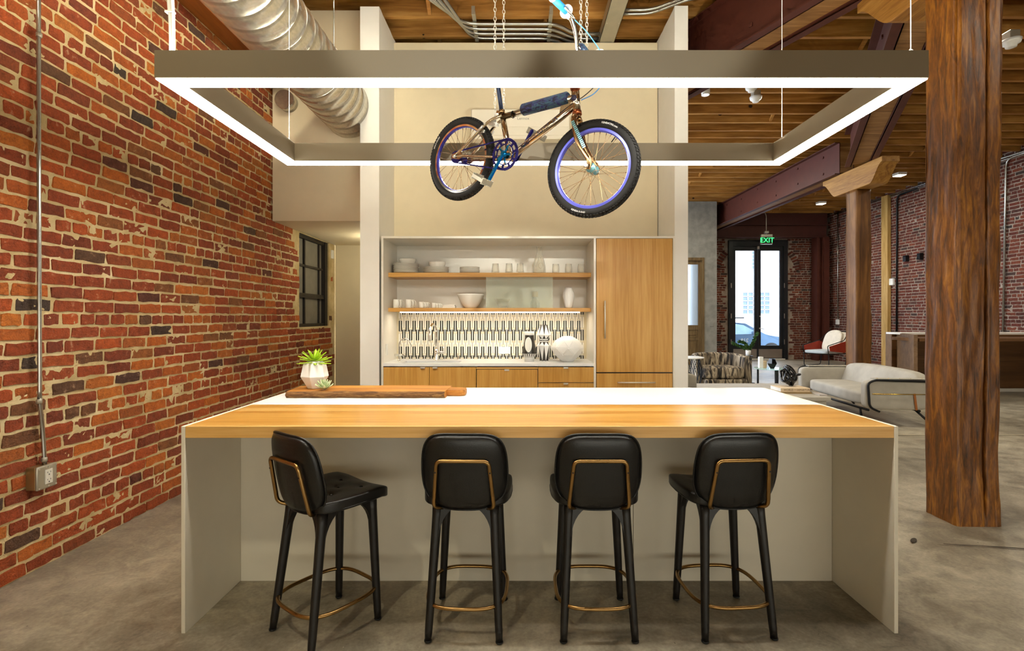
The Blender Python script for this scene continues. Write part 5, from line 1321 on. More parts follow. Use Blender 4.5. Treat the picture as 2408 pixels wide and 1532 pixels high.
def wheel(cx, name, rim_m, front):
    T = Matrix.Translation((cx, 0, 0)); T = STEER @ T if front else T
    w = bpy.data.objects.new(name, None); COL.objects.link(w); w.parent = bike; w.empty_display_size = .05
    def put(nm, bm, m, lb=None): bmesh.ops.transform(bm, matrix=T, verts=bm.verts); return obj(nm, bm, m, w, local=True, label=lb)
    Ro, rt = .2285, .0235
    bm = bmesh.new(); n = 96; prof = [(Ro+rt*math.cos(a)*1.05-(.0 if math.cos(a) > -.5 else .0), rt*math.sin(a)) for a in [2*PI*k/16 for k in range(16)]]
    rg = [[bm.verts.new((r*math.cos(2*PI*i/n), y, r*math.sin(2*PI*i/n))) for r, y in prof] for i in range(n)]
    for i in range(n):
        for j in range(16): bm.faces.new((rg[i][j], rg[(i+1) % n][j], rg[(i+1) % n][(j+1) % 16], rg[i][(j+1) % 16])).smooth = True
    # tread knobs
    for i in range(84):
        a = 2*PI*i/84
        for k, (yy, tilt) in enumerate(((-.0185, .75), (-.007, .25), (.007, -.25), (.0185, -.75))):
            aa = a+(PI/84 if k % 2 else 0); rr = Ro+rt*math.cos(tilt)*1.05+.0005
            c = Vector((rr*math.cos(aa), yy, rr*math.sin(aa))); rad_ = Vector((math.cos(aa)*math.cos(tilt), -math.sin(tilt), math.sin(aa)*math.cos(tilt))); tg = Vector((-math.sin(aa), 0, math.cos(aa)))
            obox(bm, c, (tg, rad_.cross(tg), rad_), (.0056, .0044, .0028))
    put('tyre', bm, 'rubber')
    bm = bmesh.new(); n = 72; prof = [(.2115, -.0135), (.197, -.0135), (.1915, -.006), (.1915, .006), (.197, .0135), (.2115, .0135), (.206, .0)]
    rg = [[bm.verts.new((r*math.cos(2*PI*i/n), y, r*math.sin(2*PI*i/n))) for r, y in prof] for i in range(n)]
    for i in range(n):
        for j in range(7):
            f = bm.faces.new((rg[i][j], rg[(i+1) % n][j], rg[(i+1) % n][(j+1) % 7], rg[i][(j+1) % 7]))
            if rim_m == 'rim_blue_dark' and j in (0, 4): f.material_index = 1
    put('rim', bm, [rim_m, 'chrome'])
    bm = bmesh.new()
    for i in range(36):
        s_ = -1 if i % 2 else 1; a = 2*PI*i/36; b = a+(1 if (i//2) % 2 else -1)*1.15
        p0 = Vector((.022*math.cos(b), s_*.028, .022*math.sin(b))); p1 = Vector((.193*math.cos(a), s_*.003, .193*math.sin(a)))
        tube(bm, [p0, p1], .0011, 5, cap=False); tube(bm, [p0.lerp(p1, .93), p1], .0021, 5)
    put('spokes', bm, 'frame_bronze')
    bm = bmesh.new(); X = Matrix.Rotation(PI/2, 3, 'X')
    lathe(bm, [(.006, -.055), (.006, -.036), (.016, -.033), (.026, -.030), (.026, -.026), (.014, -.022), (.014, .022), (.026, .026), (.026, .030), (.016, .033), (.006, .036), (.006, .055)], 20, ax=X, capt=True)
    put('hub', bm, 'anod_navy' if not front else 'decal_teal')
    bm = bmesh.new()
    def arc(s_, size, a0, r0):
        add_text(bm, s_, size, fn=lambda c: ((r0+c.y)*math.cos(a0-c.x/r0), -.0215-.0015+c.z-.012*max(0, (abs(r0+c.y-Ro)/rt)-.35), (r0+c.y)*math.sin(a0-c.x/r0)), depth=.0008, bold=True)
    if front:
        arc('KENDATIRE.com', .013, math.radians(77), .2335)
    put('tyre_lettering', bm, 'white_plastic') if front else bm.free()
    bm = bmesh.new()
    def arc2(s_, size, a0, r0): add_text(bm, s_, size, fn=lambda c: ((r0-c.y)*math.cos(a0+c.x/r0), -.0228+c.z-.012*max(0, (abs(r0-c.y-Ro)/rt)-.35), (r0-c.y)*math.sin(a0+c.x/r0)), depth=.0008, bold=True)
    arc2('KENDA K-RAD', .0125, math.radians(-95 if front else 158), .2305); put('tyre_lettering', bm, 'white_plastic')
    bm = bmesh.new(); tube(bm, [(.16*math.cos(1.1), 0, .16*math.sin(1.1)), (.194*math.cos(1.1), 0, .194*math.sin(1.1))], .003, 8); put('valve', bm, 'black_metal')
    return w
wheel(0, 'rear_wheel', 'rim_blue_dark', False); wheel(LW, 'front_wheel', 'rim_blue', True)
BB = Vector((.374, 0, .034)); ST = Vector((.262, 0, .268)); SJ = Vector((.235, 0, .255))
def bp(name, m, fn, parent=bike, steer=False, lb=None):
    bm = bmesh.new(); fn(bm)
    if steer: bmesh.ops.transform(bm, matrix=STEER, verts=bm.verts)
    return obj(name, bm, m, parent, local=True, label=lb)
def fr_(bm):
    tube(bm, [BB, ST+(ST-BB).normalized()*.02], .017, 14)
    tube(bm, [BB+Vector((.01, 0, .0)), HBt+Vector((-.02, 0, .035))], .021, 14)
    tube(bm, [ST+Vector((0, 0, -.012)), HT+Vector((.0, 0, -.05))], .0175, 14)
    X = Matrix.Rotation(PI/2, 3, 'X'); lathe(bm, [(.024, -.036), (.024, .036)], 18, BB, ax=X, capt=True)
    for s_ in (-1, 1):
        tube(bm, fillet([(0, s_*.055, 0), (.05, s_*.052, .01), (.30, s_*.03, .02), BB+Vector((-.02, s_*.022, 0))], .05), .0095, 10)
        tube(bm, fillet([(.0, s_*.055, .012), (.06, s_*.05, .065), (.20, s_*.034, .225), (.275, s_*.018, .262)], .05), .0088, 10)
        prism(bm, [(-.03, -.012), (.03, -.014), (.05, .0), (.035, .045), (.005, .03), (-.03, .012)], lambda u, v, d: (u, d, v), s_*.052, s_*.057)
    obox(bm, (.685, 0, .315), ((HT-ST).normalized(), Vector((0, 1, 0)), Vector((0, 0, 1))), (.028, .004, .03))
bp('frame', 'frame_chrome', fr_)
def hd(bm):
    tube(bm, [HBt+AX*-.004, HT-AX*.004], .0215, 18)
bp('head_tube', 'frame_chrome', hd)
def cups(bm):
    tube(bm, [HBt-AX*.006, HBt+AX*.014], .0255, 18); tube(bm, [HT+AX*.006, HT-AX*.022], .0255, 18)
bp('headset_cups', 'copper_cup', cups)
def badge(bm):
    c = HBt.lerp(HT, .55)+Vector((0, -.0225, 0)); lathe(bm, [(.016, 0), (.016, .0012)], 20, c+Vector((0, .0015, 0)), ax=Matrix.Rotation(PI/2, 3, 'X'), capt=True)
    tube(bm, [c+Vector((.011*math.cos(a), -.001, .011*math.sin(a))) for a in [.6+i*.5 for i in range(9)]], .0025, 6)
bp('head_badge', 'decal_dark', badge)
# fork
def fork(bm):
    cr_ = HBt+AX*.02
    tube(bm, [HBt+AX*.0, HBt+AX*.03], .017, 12)
    for s_ in (-1, 1):
        tube(bm, fillet([cr_+Vector((0, s_*.01, 0)), cr_+Vector((.004, s_*.05, -.02)), cr_+Vector((.05, s_*.052, -.14)), Vector((LW-.006, s_*.055, .03)), Vector((LW, s_*.055, 0))], .05, 6), lambda t: .0155-.005*t, 12)
        prism(bm, [(LW-.013, -.016), (LW+.013, -.016), (LW+.015, .02), (LW-.002, .05), (LW-.016, .04)], lambda u, v, d: (u, d, v), s_*.053, s_*.059)
fk = bp('fork', 'frame_bronze', fork, steer=True)
def fdec(bm):
    a, b = HBt+AX*.02+Vector((.014, -.052, -.05)), Vector((LW-.01, -.055, .05)); 
    for k in range(16): p = a.lerp(b, k/15*.75); obox(bm, p+Vector((0, -.0145, 0)), (Vector((.8, 0, .6)), Vector((0, 1, 0)), Vector((-.6, 0, .8))), (.009, .0012, .0032))
bp('fork_decal', 'decal_teal', fdec, fk, steer=True)
def nuts(bm):
    for c in (LW, 0):
        for s_ in (-1, 1): lathe(bm, [(.011, 0), (.011, .008), (.006, .012)], 6, (c, s_*.06, 0), ax=Matrix.Rotation(-s_*PI/2, 3, 'X'), capt=True)
bp('axle_nuts', 'nickel', nuts)
# decals on the down tube
dt0, dt1 = BB+Vector((.01, 0, 0)), HBt+Vector((-.02, 0, .035)); dd = (dt1-dt0).normalized(); up_ = Vector((0, -1, 0)).cross(dd)*-1
def dec(bm, s_, t0, size):
    c = dt0.lerp(dt1, t0); m = Matrix((dd, Vector((0, -1, 0)).cross(dd), Vector((0, -1, 0)))).transposed().to_4x4(); m.translation = c+Vector((0, -.0205, .0))
    def f(v):
        h = max(-.0195, min(.0195, v.y)); return (v.x, v.y*.95, v.z-(.0208-math.sqrt(.0208**2-h*h)))
    add_text(bm, s_, size, m, f, depth=.0008, bold=True)
bp('tube_lettering', 'decal_dark', lambda bm: (dec(bm, 'MIKE', .25, .034), dec(bm, 'KRUMPTER', .58, .034)))
# seat post and saddle
pdir = (ST-BB).normalized()
bp('seat_post', 'post_navy', lambda bm: tube(bm, [ST, ST+Vector((-.07, 0, .17)), ST+Vector((-.082, 0, .215))], .0125, 12))
def clampf(bm): tube(bm, [ST+pdir*.008, ST+pdir*.028], .021, 14); obox(bm, ST+pdir*.018+Vector((-.024, 0, 0)), (Vector((1, 0, 0)), Vector((0, 1, 0)), Vector((0, 0, 1))), (.008, .01, .008))
bp('seat_clamp', 'frame_bronze', clampf)
def sad(bm):
    cushion(bm, .03, .27, -.065, .065, .485, .52, 8, .2, .5, lambda c: Vector((c.x, c.y*(1.15 if c.x < .1 else max(.3, 1.15-(c.x-.1)*6)), c.z)))
bp('saddle', 'leather', sad)
# chainring, cranks, chain
CY_ = -.05
def ring(bm):
    X = Matrix.Rotation(PI/2, 3, 'X'); c = BB+Vector((0, CY_, 0)); n = 88
    outer = []
    for i in range(n):
        a = 2*PI*i/n; r = .0865 if i % 2 else .092; outer.append((r, a))
    # ring plate with oval holes: build as annuli plus bridges
    def ann(r0, r1, y0, y1, n_=44, pf=None):
        rg = []
        for i in range(n_):
            a = 2*PI*i/n_; ra = (pf(i) if pf else r1); d = Vector((math.cos(a), 0, math.sin(a)))
            rg.append([bm.verts.new(c+d*r0+Vector((0, y0, 0))), bm.verts.new(c+d*ra+Vector((0, y0, 0))), bm.verts.new(c+d*ra+Vector((0, y1, 0))), bm.verts.new(c+d*r0+Vector((0, y1, 0)))])
        for i in range(n_):
            for j in range(4): bm.faces.new((rg[i][j], rg[(i+1) % n_][j], rg[(i+1) % n_][(j+1) % 4], rg[i][(j+1) % 4]))
    ann(.077, .09, -.002, .002, 88, lambda i: .0865 if i % 2 else .0925); ann(.055, .062, -.0018, .0018)
    for k in range(10):
        a = 2*PI*(k+.5)/10; d = Vector((math.cos(a), 0, math.sin(a))); t = Vector((-math.sin(a), 0, math.cos(a))); obox(bm, c+d*.0695, (d, t, Vector((0, 1, 0))), (.0095, .0065, .0018))
bp('chainring', 'anod_navy', ring)
def spider(bm):
    c = BB+Vector((0, CY_-.006, 0))
    for k in range(5):
        a = 2*PI*k/5+1.25; d = Vector((math.cos(a), 0, math.sin(a))); t = Vector((-math.sin(a), 0, math.cos(a))); obox(bm, c+d*.032, (d, t, Vector((0, 1, 0))), (.028, .0055, .004), .002)
    lathe(bm, [(.018, -.005), (.018, .012), (.01, .016)], 18, c, ax=Matrix.Rotation(PI/2, 3, 'X'), capt=True)
bp('crank_spider', 'anod_blue', spider)
def rb(bm):
    c = BB+Vector((0, CY_-.011, 0))
    for k in range(5):
        a = 2*PI*k/5+1.25; d = Vector((math.cos(a), 0, math.sin(a))); lathe(bm, [(.006, 0), (.006, .003)], 10, c+d*.057, ax=Matrix.Rotation(PI/2, 3, 'X'), capt=True)
bp('ring_bolts', 'chrome', rb)
def crank(s_, col_):
    e = BB+Vector((-.057, 0, -.168))*(1 if s_ < 0 else -1); y = s_*.068
    a, b = BB+Vector((0, y, 0)), e+Vector((0, y*1.25, 0))
    def f(bm):
        d = (b-a).normalized(); t = d.cross(Vector((0, 1, 0))).normalized(); obox(bm, (a+b)/2, (d, t, d.cross(t)), ((b-a).length/2+.014, .011, .007), .005, 2)
    cr_ = bp('crank', col_, f)
    bp('pedal_bolt', 'chrome', lambda bm: lathe(bm, [(.0075, 0), (.0075, .004)], 10, b+Vector((0, s_*.007, 0)), ax=Matrix.Rotation(-s_*PI/2, 3, 'X'), capt=True), cr_)
    def pedal(bm):
        c = b+Vector((0, s_*.055, 0))
        u, v_ = Vector((.94, 0, -.34)), Vector((0, 1, 0)); w2 = u.cross(v_)
        for o_ in (-.04, .04):
            obox(bm, c+u*o_, (u, v_, w2), (.003, .046, .014), .001)
            for k in range(7): obox(bm, c+u*o_+v_*(-.042+.014*k)+w2*.0, (u, v_, w2), (.0034, .003, .018))
        for o_ in (-.043, .043): obox(bm, c+v_*o_, (u, v_, w2), (.04, .003, .010), .001)
        obox(bm, c, (u, v_, w2), (.012, .045, .010), .003)
    bp('pedal_spindle', 'black_metal', lambda bm: tube(bm, [b, b+Vector((0, s_*.1, 0))], .006, 8), cr_)
    bp('pedal', 'box_metal', pedal, lb='silver platform pedal')
crank(-1, 'anod_blue'); crank(1, 'anod_navy')
def chain_(bm):
    r1, r0 = .089, .034; c1 = BB+Vector((0, CY_, 0)); c0 = Vector((0, CY_, 0)); d = c1-c0; th = math.atan2(d.z, d.x); al = math.acos((r1-r0)/d.length) if d.length else 0
    path = []
    al = PI/2-math.asin((r1-r0)/d.length)
    for k in range(17): a = th+al-(2*al)*k/16; path.append(c1+Vector((math.cos(a), 0, math.sin(a)))*r1)
    for k in range(9): a = th-al-(2*PI-2*al)*k/8; path.append(c0+Vector((math.cos(a), 0, math.sin(a)))*r0)
    L_ = []; n = len(path); tot = sum((path[(i+1) % n]-path[i]).length for i in range(n)); N_ = int(tot/.0127); acc_ = 0; i = 0; segl = (path[1]-path[0]).length
    for k in range(N_):
        s_ = tot*k/N_
        while s_ > acc_+segl: acc_ += segl; i += 1; segl = (path[(i+1) % n]-path[i % n]).length
        a, b = path[i % n], path[(i+1) % n]; p = a.lerp(b, (s_-acc_)/segl); dr = (b-a).normalized()
        obox(bm, p, (dr, Vector((0, 1, 0)), dr.cross(Vector((0, 1, 0)))), (.0066, .0045 if k % 2 else .003, .0042), .0015)
bp('drive_chain', 'anod_navy', chain_)
bp('rear_sprocket', 'anod_navy', lambda bm: lathe(bm, [(.034, -.002), (.034, .002)], 28, (0, CY_, 0), mod=lambda a, k: 1+.05*math.sin(a*14), ax=Matrix.Rotation(PI/2, 3, 'X'), capt=True, smooth=False))
# pads, bars, stem, grips, brake
pa, pb_ = Vector((.40, 0, .296)), Vector((.69, 0, .375))
def pad(bm, a, b, r, k=12):
    tube(bm, [a, a.lerp(b, .03), a.lerp(b, .5), a.lerp(b, .97), b], lambda t: r*(.75 if t in (0, 1) else 1), 16)
bp('frame_pad', 'camo', lambda bm: pad(bm, ST+(HT-ST)*.30+Vector((0, 0, -.014)), ST+(HT-ST)*.94+Vector((0, 0, -.038)), .033))
bp('cable_tie', 'black_metal', lambda bm: tube(bm, [ST+(HT-ST)*.17+Vector((0, 0, -.02))+Vector((0, .0195*math.cos(a), .0195*math.sin(a))) for a in [2*PI*k/16 for k in range(16)]], .002, 5, closed=True))
def bars(bm):
    for s_ in (-1, 1):
        tube(bm, fillet([(.752, 0, .45), (.752, s_*.055, .45), (.745, s_*.14, .62), (.722, s_*.20, .685), (.690, s_*.34, .694)], .045, 6), .011, 12)
hb_ = bp('handlebar', 'chrome', bars, steer=True)
bp('handlebar_brace', 'chrome', lambda bm: tube(bm, [(.747, -.118, .578), (.747, .118, .578)], .009, 10), steer=True)
bp('bar_pad', 'camo', lambda bm: pad(bm, Vector((.747, -.085, .580)), Vector((.747, .085, .580)), .029), steer=True)
def stem_(bm): tube(bm, [HT-AX*.02, HT-AX*.05], .016, 12); obox(bm, (.735, 0, .452), (Vector((1, 0, 0)), Vector((0, 1, 0)), Vector((0, 0, 1))), (.04, .026, .022), .006, 2)
bp('stem', 'frame_chrome', stem_, steer=True)
for s_ in (-1, 1):
    g_ = bp('grip', 'grip_blue', lambda bm: tube(bm, [(.7135, s_*.235, .6875), (.690, s_*.34, .694)], .0165, 16), steer=True, lb='blue rubber grip')
    bp('grip_end', 'white_plastic', lambda bm: lathe(bm, [(.019, 0), (.019, .008), (.01, .014)], 16, (.690, s_*.34, .694), ax=Matrix.Rotation(-s_*PI/2, 3, 'X'), capt=True), g_, steer=True)
    bp('grip_flange', 'white_plastic', lambda bm: (lathe(bm, [(.033, -.003), (.033, .003)], 20, (.7135, s_*.233, .6875), ax=Matrix.Rotation(PI/2, 3, 'X'), capt=True), lathe(bm, [(.019, -.02), (.019, .02)], 14, (.717, s_*.215, .685), ax=Matrix.Rotation(PI/2, 3, 'X'), capt=True)), g_, steer=True)
bp('brake_lever', 'chrome', lambda bm: (tube(bm, fillet([(.72, -.20, .68), (.752, -.205, .665), (.758, -.24, .66), (.744, -.31, .668)], .02), .0055, 8), tube(bm, [(.722, -.195, .685), (.722, -.22, .685)], .016, 12)), steer=True)
bp('brake_cable', 'cable_blue', lambda bm: tube(bm, smooth_path([(.745, -.19, .668), (.80, -.12, .63), (.86, -.02, .56), (.87, .03, .48), (.83, .03, .40), (.775, .0, .35)], 8), .0028, 6), steer=True)
bp('brake_cable', 'cable_black', lambda bm: tube(bm, smooth_path([(.765, -.024, .345), (.81, -.05, .345), (.87, -.05, .40), (.90, -.02, .50), (.86, .06, .58)], 8), .0025, 6))
def brk(bm):
    for s_ in (-1, 1): tube(bm, fillet([(.175, s_*.052, .19), (.15, s_*.056, .16), (.115, s_*.03, .155)], .02), .007, 8); obox(bm, (.15, s_*.024, .165), (Vector((1, 0, 0)), Vector((0, 1, 0)), Vector((0, 0, 1))), (.022, .007, .009), .002)
    tube(bm, [(.175, -.05, .2), (.22, 0, .235), (.175, .05, .2)], .004, 6); obox(bm, (.21, -.0, .215), (Vector((1, 0, 0)), Vector((0, 1, 0)), Vector((0, 0, 1))), (.03, .016, .010), .003)
bp('rear_brake', 'nickel', brk)
# hanging chains
def wloc(x, y, z): return BM @ Vector((x, y, z))
def hang(a, b, label):
    a, b = Vector(a), Vector(b); d = (b-a); L_ = d.length; d.normalize(); s1 = d.cross(Vector((1, .3, 0))).normalized(); s2 = d.cross(s1); n = int(L_/.026)
    V, Fc = [], []
    for k in range(n):
        c = a+d*(L_*(k+.5)/n); sd = s1 if k % 2 else s2; nn = d.cross(sd)
        m_ = 8
        for i in range(m_):
            t = 2*PI*i/m_; cc = d*math.cos(t)*.0125+sd*math.sin(t)*.0075; rad_ = (d*math.cos(t)+sd*math.sin(t)).normalized()
            for q_ in range(4):
                u = PI/2*q_+PI/4; V.append((c+cc+(rad_*math.cos(u)+nn*math.sin(u))*.0026)[:])
        n0 = k*m_*4
        for i in range(m_):
            for q_ in range(4): Fc.append((n0+i*4+q_, n0+((i+1) % m_)*4+q_, n0+((i+1) % m_)*4+(q_+1) % 4, n0+i*4+(q_+1) % 4))
    me = bpy.data.meshes.new('chain'); me.from_pydata([(Vector(v)-a)[:] for v in V], [], Fc); me.materials.append(M['nickel'])
    o = bpy.data.objects.new('hanging_chain', me); COL.objects.link(o); o.location = a; o['label'] = label; o['category'] = 'chain'; o['group'] = 'steel chains the bicycle hangs from'
g0 = wloc(.235, -.0, .258); 
hang((-.138, g0.y, g0.z-.04), (-.138, g0.y, 4.74), 'steel chain left of the bicycle seat post, lower end at the seat stays')
hang((-.09, g0.y+.03, g0.z+.02), (-.09, g0.y+.03, 4.74), 'steel chain right of the bicycle seat post')
h0 = wloc(.70, 0, .40)
hang((at(1366, 2.62), 2.62, 2.70), (at(1366, 2.62), 2.62, 4.74), 'steel chain behind the blue handlebar grip, left of two at the front')
hang((at(1380, 2.64), 2.64, 2.70), (at(1380, 2.64), 2.64, 4.74), 'steel chain right of two at the bicycle front')
# ---------------------------------------------------------------- reception desk
dk = thing('reception_desk', 'long dark wooden reception desk behind the posts by the right wall', 'desk', (8.4, 9.5, 0))
a, b = Vector((7.42, 10.3, 0)), Vector((6.72, 8.66, 0)); d = (b-a).normalized(); n_ = Vector((d.y, -d.x, 0))
bm = bmesh.new(); c = (a+b)/2; obox(bm, c+Vector((0, 0, .55)), (d, n_, Vector((0, 0, 1))), ((b-a).length/2, .03, .55), .003); obj('end_panel', bm, 'desk_wood_z', dk)
part('counter_top', 'desk_wood', dk, (6.8, 10.0, 8.68, 9.35, .985, 1.04), bev=.003)
part('ledge', 'white_paint', dk, (7.0, 10.05, 9.36, 9.75, 1.08, 1.115))
part('ledge_front', 'desk_wood', dk, (7.0, 10.05, 9.36, 9.38, 1.04, 1.08))
part('modesty_panel', 'desk_wood', dk, (7.0, 8.5, 9.6, 9.62, .06, 1.08), (8.51, 10.05, 9.6, 9.62, .06, 1.08))
part('kick_strip', 'white_lacquer', dk, (6.9, 10.05, 9.57, 9.6, 0, .06))
# ---------------------------------------------------------------- sofas
def make_sofa(label):
    t = thing('sofa', label, 'sofa', (0, 0, 0))      # local: x to the back, y along its length, 0..1.75; front at x=0
    Ls = 1.72
    bm = bmesh.new(); cushion(bm, .02, .66, .08, Ls-.08, .24, .42, 10, .12, .28); obj('seat_cushion', bm, 'sofa_fabric', t, local=True)
    bm = bmesh.new(); cushion(bm, .52, .70, .03, Ls-.03, .27, .68, 10, .1, .3, lambda c: Vector((c.x+(c.z-.3)*.34, c.y, c.z))); obj('back_cushion', bm, 'sofa_fabric', t, local=True)
    for y0, y1, s_ in ((-.075, .055, -1), (Ls-.055, Ls+.075, 1)):
        bm = bmesh.new(); cushion(bm, -.04, .76, y0, y1, .22, .60, 12, .0, .25, lambda c, s_=s_: Vector((c.x+(.10*(c.z-.3) if c.x > .4 else 0)-(.16*(.42-c.z)*(1 if c.x > .5 and c.z < .42 else 0)), c.y, c.z+.03*max(0, .3-c.x)*(-1 if c.z > .4 else .6)))); obj('arm_cushion', bm, 'sofa_fabric', t, local=True)
        bm = bmesh.new(); ya = y0-.012 if s_ < 0 else y1+.012
        pts = fillet([(.80, ya, .585), (.06, ya, .60), (-.02, ya, .56), (-.0, ya, .25), (.12, ya, .20)], .07, 6)
        tube(bm, pts, .014, 10); obj('arm_frame', bm, 'black_metal', t, local=True)
        bm = bmesh.new(); tube(bm, [(.03, ya+s_*.004, .425), (.79, ya+s_*.004, .425)], .006, 8); obj('arm_rail', bm, 'brass', t, local=True)
        bm = bmesh.new(); obox(bm, (.55, ya+s_*.003, .33), (Vector((-.12, 0, 1)).normalized(), Vector((0, 1, 0)), Vector((1, 0, .12)).normalized()), (.105, .004, .013), .001); obj('strap', bm, 'tan_leather', t, local=True)
        bm = bmesh.new(); ct_ = (y0+y1)/2; obox(bm, (.4, ct_, .613), (Vector((1, 0, 0)), Vector((0, 1, 0)), Vector((0, 0, 1))), (.32, .055, .006), .004); fl = obj('arm_flap', bm, 'sofa_fabric', t, local=True)
        bm = bmesh.new()
        for k in range(5): lathe(bm, [(.006, 0), (.005, .004)], 8, (.12+k*.135, ct_-s_*-.03, .619), capt=True)
        obj('studs', bm, 'brass', t, local=True)
    bm = bmesh.new(); tube(bm, fillet([(-.0, -.06, .215), (-.0, Ls+.06, .215)], .01), .016, 10); tube(bm, [(.62, -.06, .21), (.62, Ls+.06, .21)], .014, 10); tube(bm, [(.86, -.02, .60), (.86, Ls+.02, .60)], .015, 10)
    obj('base_frame', bm, 'black_metal', t, local=True)
    for x, y, dx, dy in ((.0, .12, -.0, -.06), (.62, .02, .20, -.05), (.0, Ls-.12, -.0, .06), (.62, Ls-.02, .20, .05)):
        bm = bmesh.new(); tube(bm, [(x, y, .21), (x+dx, y+dy, 0)], .014, 10); obj('leg', bm, 'black_metal', t, local=True)
    return t
sf = make_sofa('grey-beige sofa with leather-strapped arms, standing before the reception desk')
sf.location = (4.46, 6.58, 0); sf.rotation_euler = (0, 0, math.radians(-4.5))
dup(sf, (2.50, 7.35, 0), PI, 'second grey sofa, only one arm showing just behind the island')
# ---------------------------------------------------------------- coffee table, sculpture, books
cb = thing('coffee_table', 'low pale concrete-topped coffee table between the two sofas', 'table', (3.35, 7.3, 0))
part('table_top', 'concrete_table', cb, (2.62, 4.09, 6.70, 8.1, .30, .35), bev=.004)
part('table_base', 'concrete_table', cb, (2.68, 4.05, 6.74, 8.04, 0, .30))
x = 3.83; y = 7.25
bm = bmesh.new()
rs = random.Random(3)
cs_ = Vector((x, y, .35+.155))
for k in range(5):
    ax_ = Vector((rs.uniform(-1, 1), rs.uniform(-1, 1), rs.uniform(-1, 1))).normalized(); u = ax_.orthogonal().normalized(); v = ax_.cross(u)
    pts = [cs_+(u*math.cos(t)+v*math.sin(t))*(.118+.018*math.sin(3*t+k))+ax_*.035*math.sin(2*t+k) for t in [2*PI*i/40 for i in range(40)]]
    tube(bm, pts, .0165, 8, closed=True)
mz = min(v.co.z for v in bm.verts)
bmesh.ops.translate(bm, vec=(0, 0, .4255-mz), verts=bm.verts)
single('knot_sculpture', bm, 'black_gloss', 'black looped knot sculpture standing on the book on the coffee table', 'sculpture')
def book(cx, cy, z, w_, d_, h, rz, m, label, spine=None, ink='ink_brown'):
    t = thing('book', label, 'book', (cx, cy, z), rz)
    bm = bmesh.new(); box(bm, -w_/2, w_/2, -d_/2, d_/2, 0, .003); box(bm, -w_/2, w_/2, -d_/2, d_/2, h-.003, h); box(bm, -w_/2, w_/2, -d_/2, -d_/2+.003, .003, h-.003); obj('cover', bm, m, t, local=True)
    bm = bmesh.new(); box(bm, -w_/2+.004, w_/2-.004, -d_/2+.003, d_/2-.004, .003, h-.003); obj('pages', bm, 'page_white', t, local=True)
    if spine:
        bm = bmesh.new(); add_text(bm, spine, h*.72, Matrix.Translation((w_*.08, -d_/2-.0006, h/2)) @ Matrix.Rotation(PI/2, 4, 'X'), depth=.0005); obj('spine_title', bm, ink, t, local=True)
book(3.80, 7.16, .35, .42, .32, .024, -.05, 'book_brown', 'brown book lying lowest under the sculpture')
book(3.79, 7.16, .375, .40, .31, .05, -.02, 'book_cream', 'thick cream book with DEPARTURES on its spine', 'WORLD + DEPARTURES')
book(4.05, 6.9, .35, .10, .2, .02, 0, 'book_grey', 'thin grey book beside the cream book on the coffee table')
# ---------------------------------------------------------------- glass side table and things on it
gt = thing('side_table', 'round glass side table on dark metal legs behind the coffee table', 'table', (4.42, 9.0, 0))
bm = bmesh.new(); lathe(bm, [(.27, .488), (.275, .494), (.27, .50)], 48, (4.42, 9.0, 0), capt=True); obj('table_top', bm, 'table_glass', gt)
for k in range(3):
    a = 2*PI*k/3+.5; bm = bmesh.new(); x, y = 4.42+.2*math.cos(a), 9.0+.2*math.sin(a); lathe(bm, [(.017, 0), (.017, .487)], 14, (x, y, 0), capt=True); obj('leg', bm, 'black_metal', gt)
bm = bmesh.new(); lathe(bm, [(.035, 0), (.085, .09), (.055, .17), (.048, .17), (.07, .09)], 6, (4.42, 8.93, .501), smooth=False); single('vase', bm, 'black_gloss', 'small black faceted vase on the round glass table', 'vase')
bm = bmesh.new(); box(bm, 4.22, 4.29, 8.98, 9.04, .501, .70, .004); single('candle_block', bm, 'ceramic_white', 'tall white block on the round glass table, left of the black vase', 'ornament')
bm = bmesh.new(); box(bm, 4.295, 4.36, 9.0, 9.06, .501, .63, .004); single('candle_block', bm, 'book_cream', 'shorter cream block beside the white block on the round glass table', 'ornament')
# armchair (striped)
ac_ = thing('armchair', 'armchair in brown zebra-striped velvet with curved back', 'armchair', (3.85, 9.9, 0))
bm = bmesh.new(); cushion(bm, 3.42, 4.22, 9.50, 10.1, .24, .46, 10, .15, .3); obj('seat_cushion', bm, 'stripe_fabric', ac_)
bm = bmesh.new(); segs = 28; V1 = []
for i in range(segs+1):
    a = PI*(-.06+1.12*i/segs); r0, r1 = .40, .53
    h = .66+.04*math.sin(a)
    c_, s_ = math.cos(a), math.sin(a); e_ = .75
    cx_, sy_ = math.copysign(abs(c_)**e_, c_), math.copysign(abs(s_)**e_, s_)
    V1.append([bm.verts.new((3.85+cx_*r, 9.75+sy_*r*.95, z)) for r, z in ((r0, .1), (r0, h-.03), (r0+.03, h), (r1-.03, h), (r1, h-.04), (r1, .1))])
for A_, B2 in zip(V1, V1[1:]):
    for j in range(6): bm.faces.new((A_[j], B2[j], B2[(j+1) % 6], A_[(j+1) % 6])).smooth = j in (1, 2, 3)
bm.faces.new(V1[0]); bm.faces.new(V1[-1][::-1]); obj('back_and_arms', bm, 'stripe_fabric', ac_)
part('plinth', 'stripe_fabric', ac_, (3.46, 4.24, 9.46, 10.15, .06, .24), bev=.02)
bm = bmesh.new(); lathe(bm, [(.28, 0), (.28, .06)], 24, (3.85, 9.8, 0), capt=True); obj('swivel_base', bm, 'black_metal', ac_)
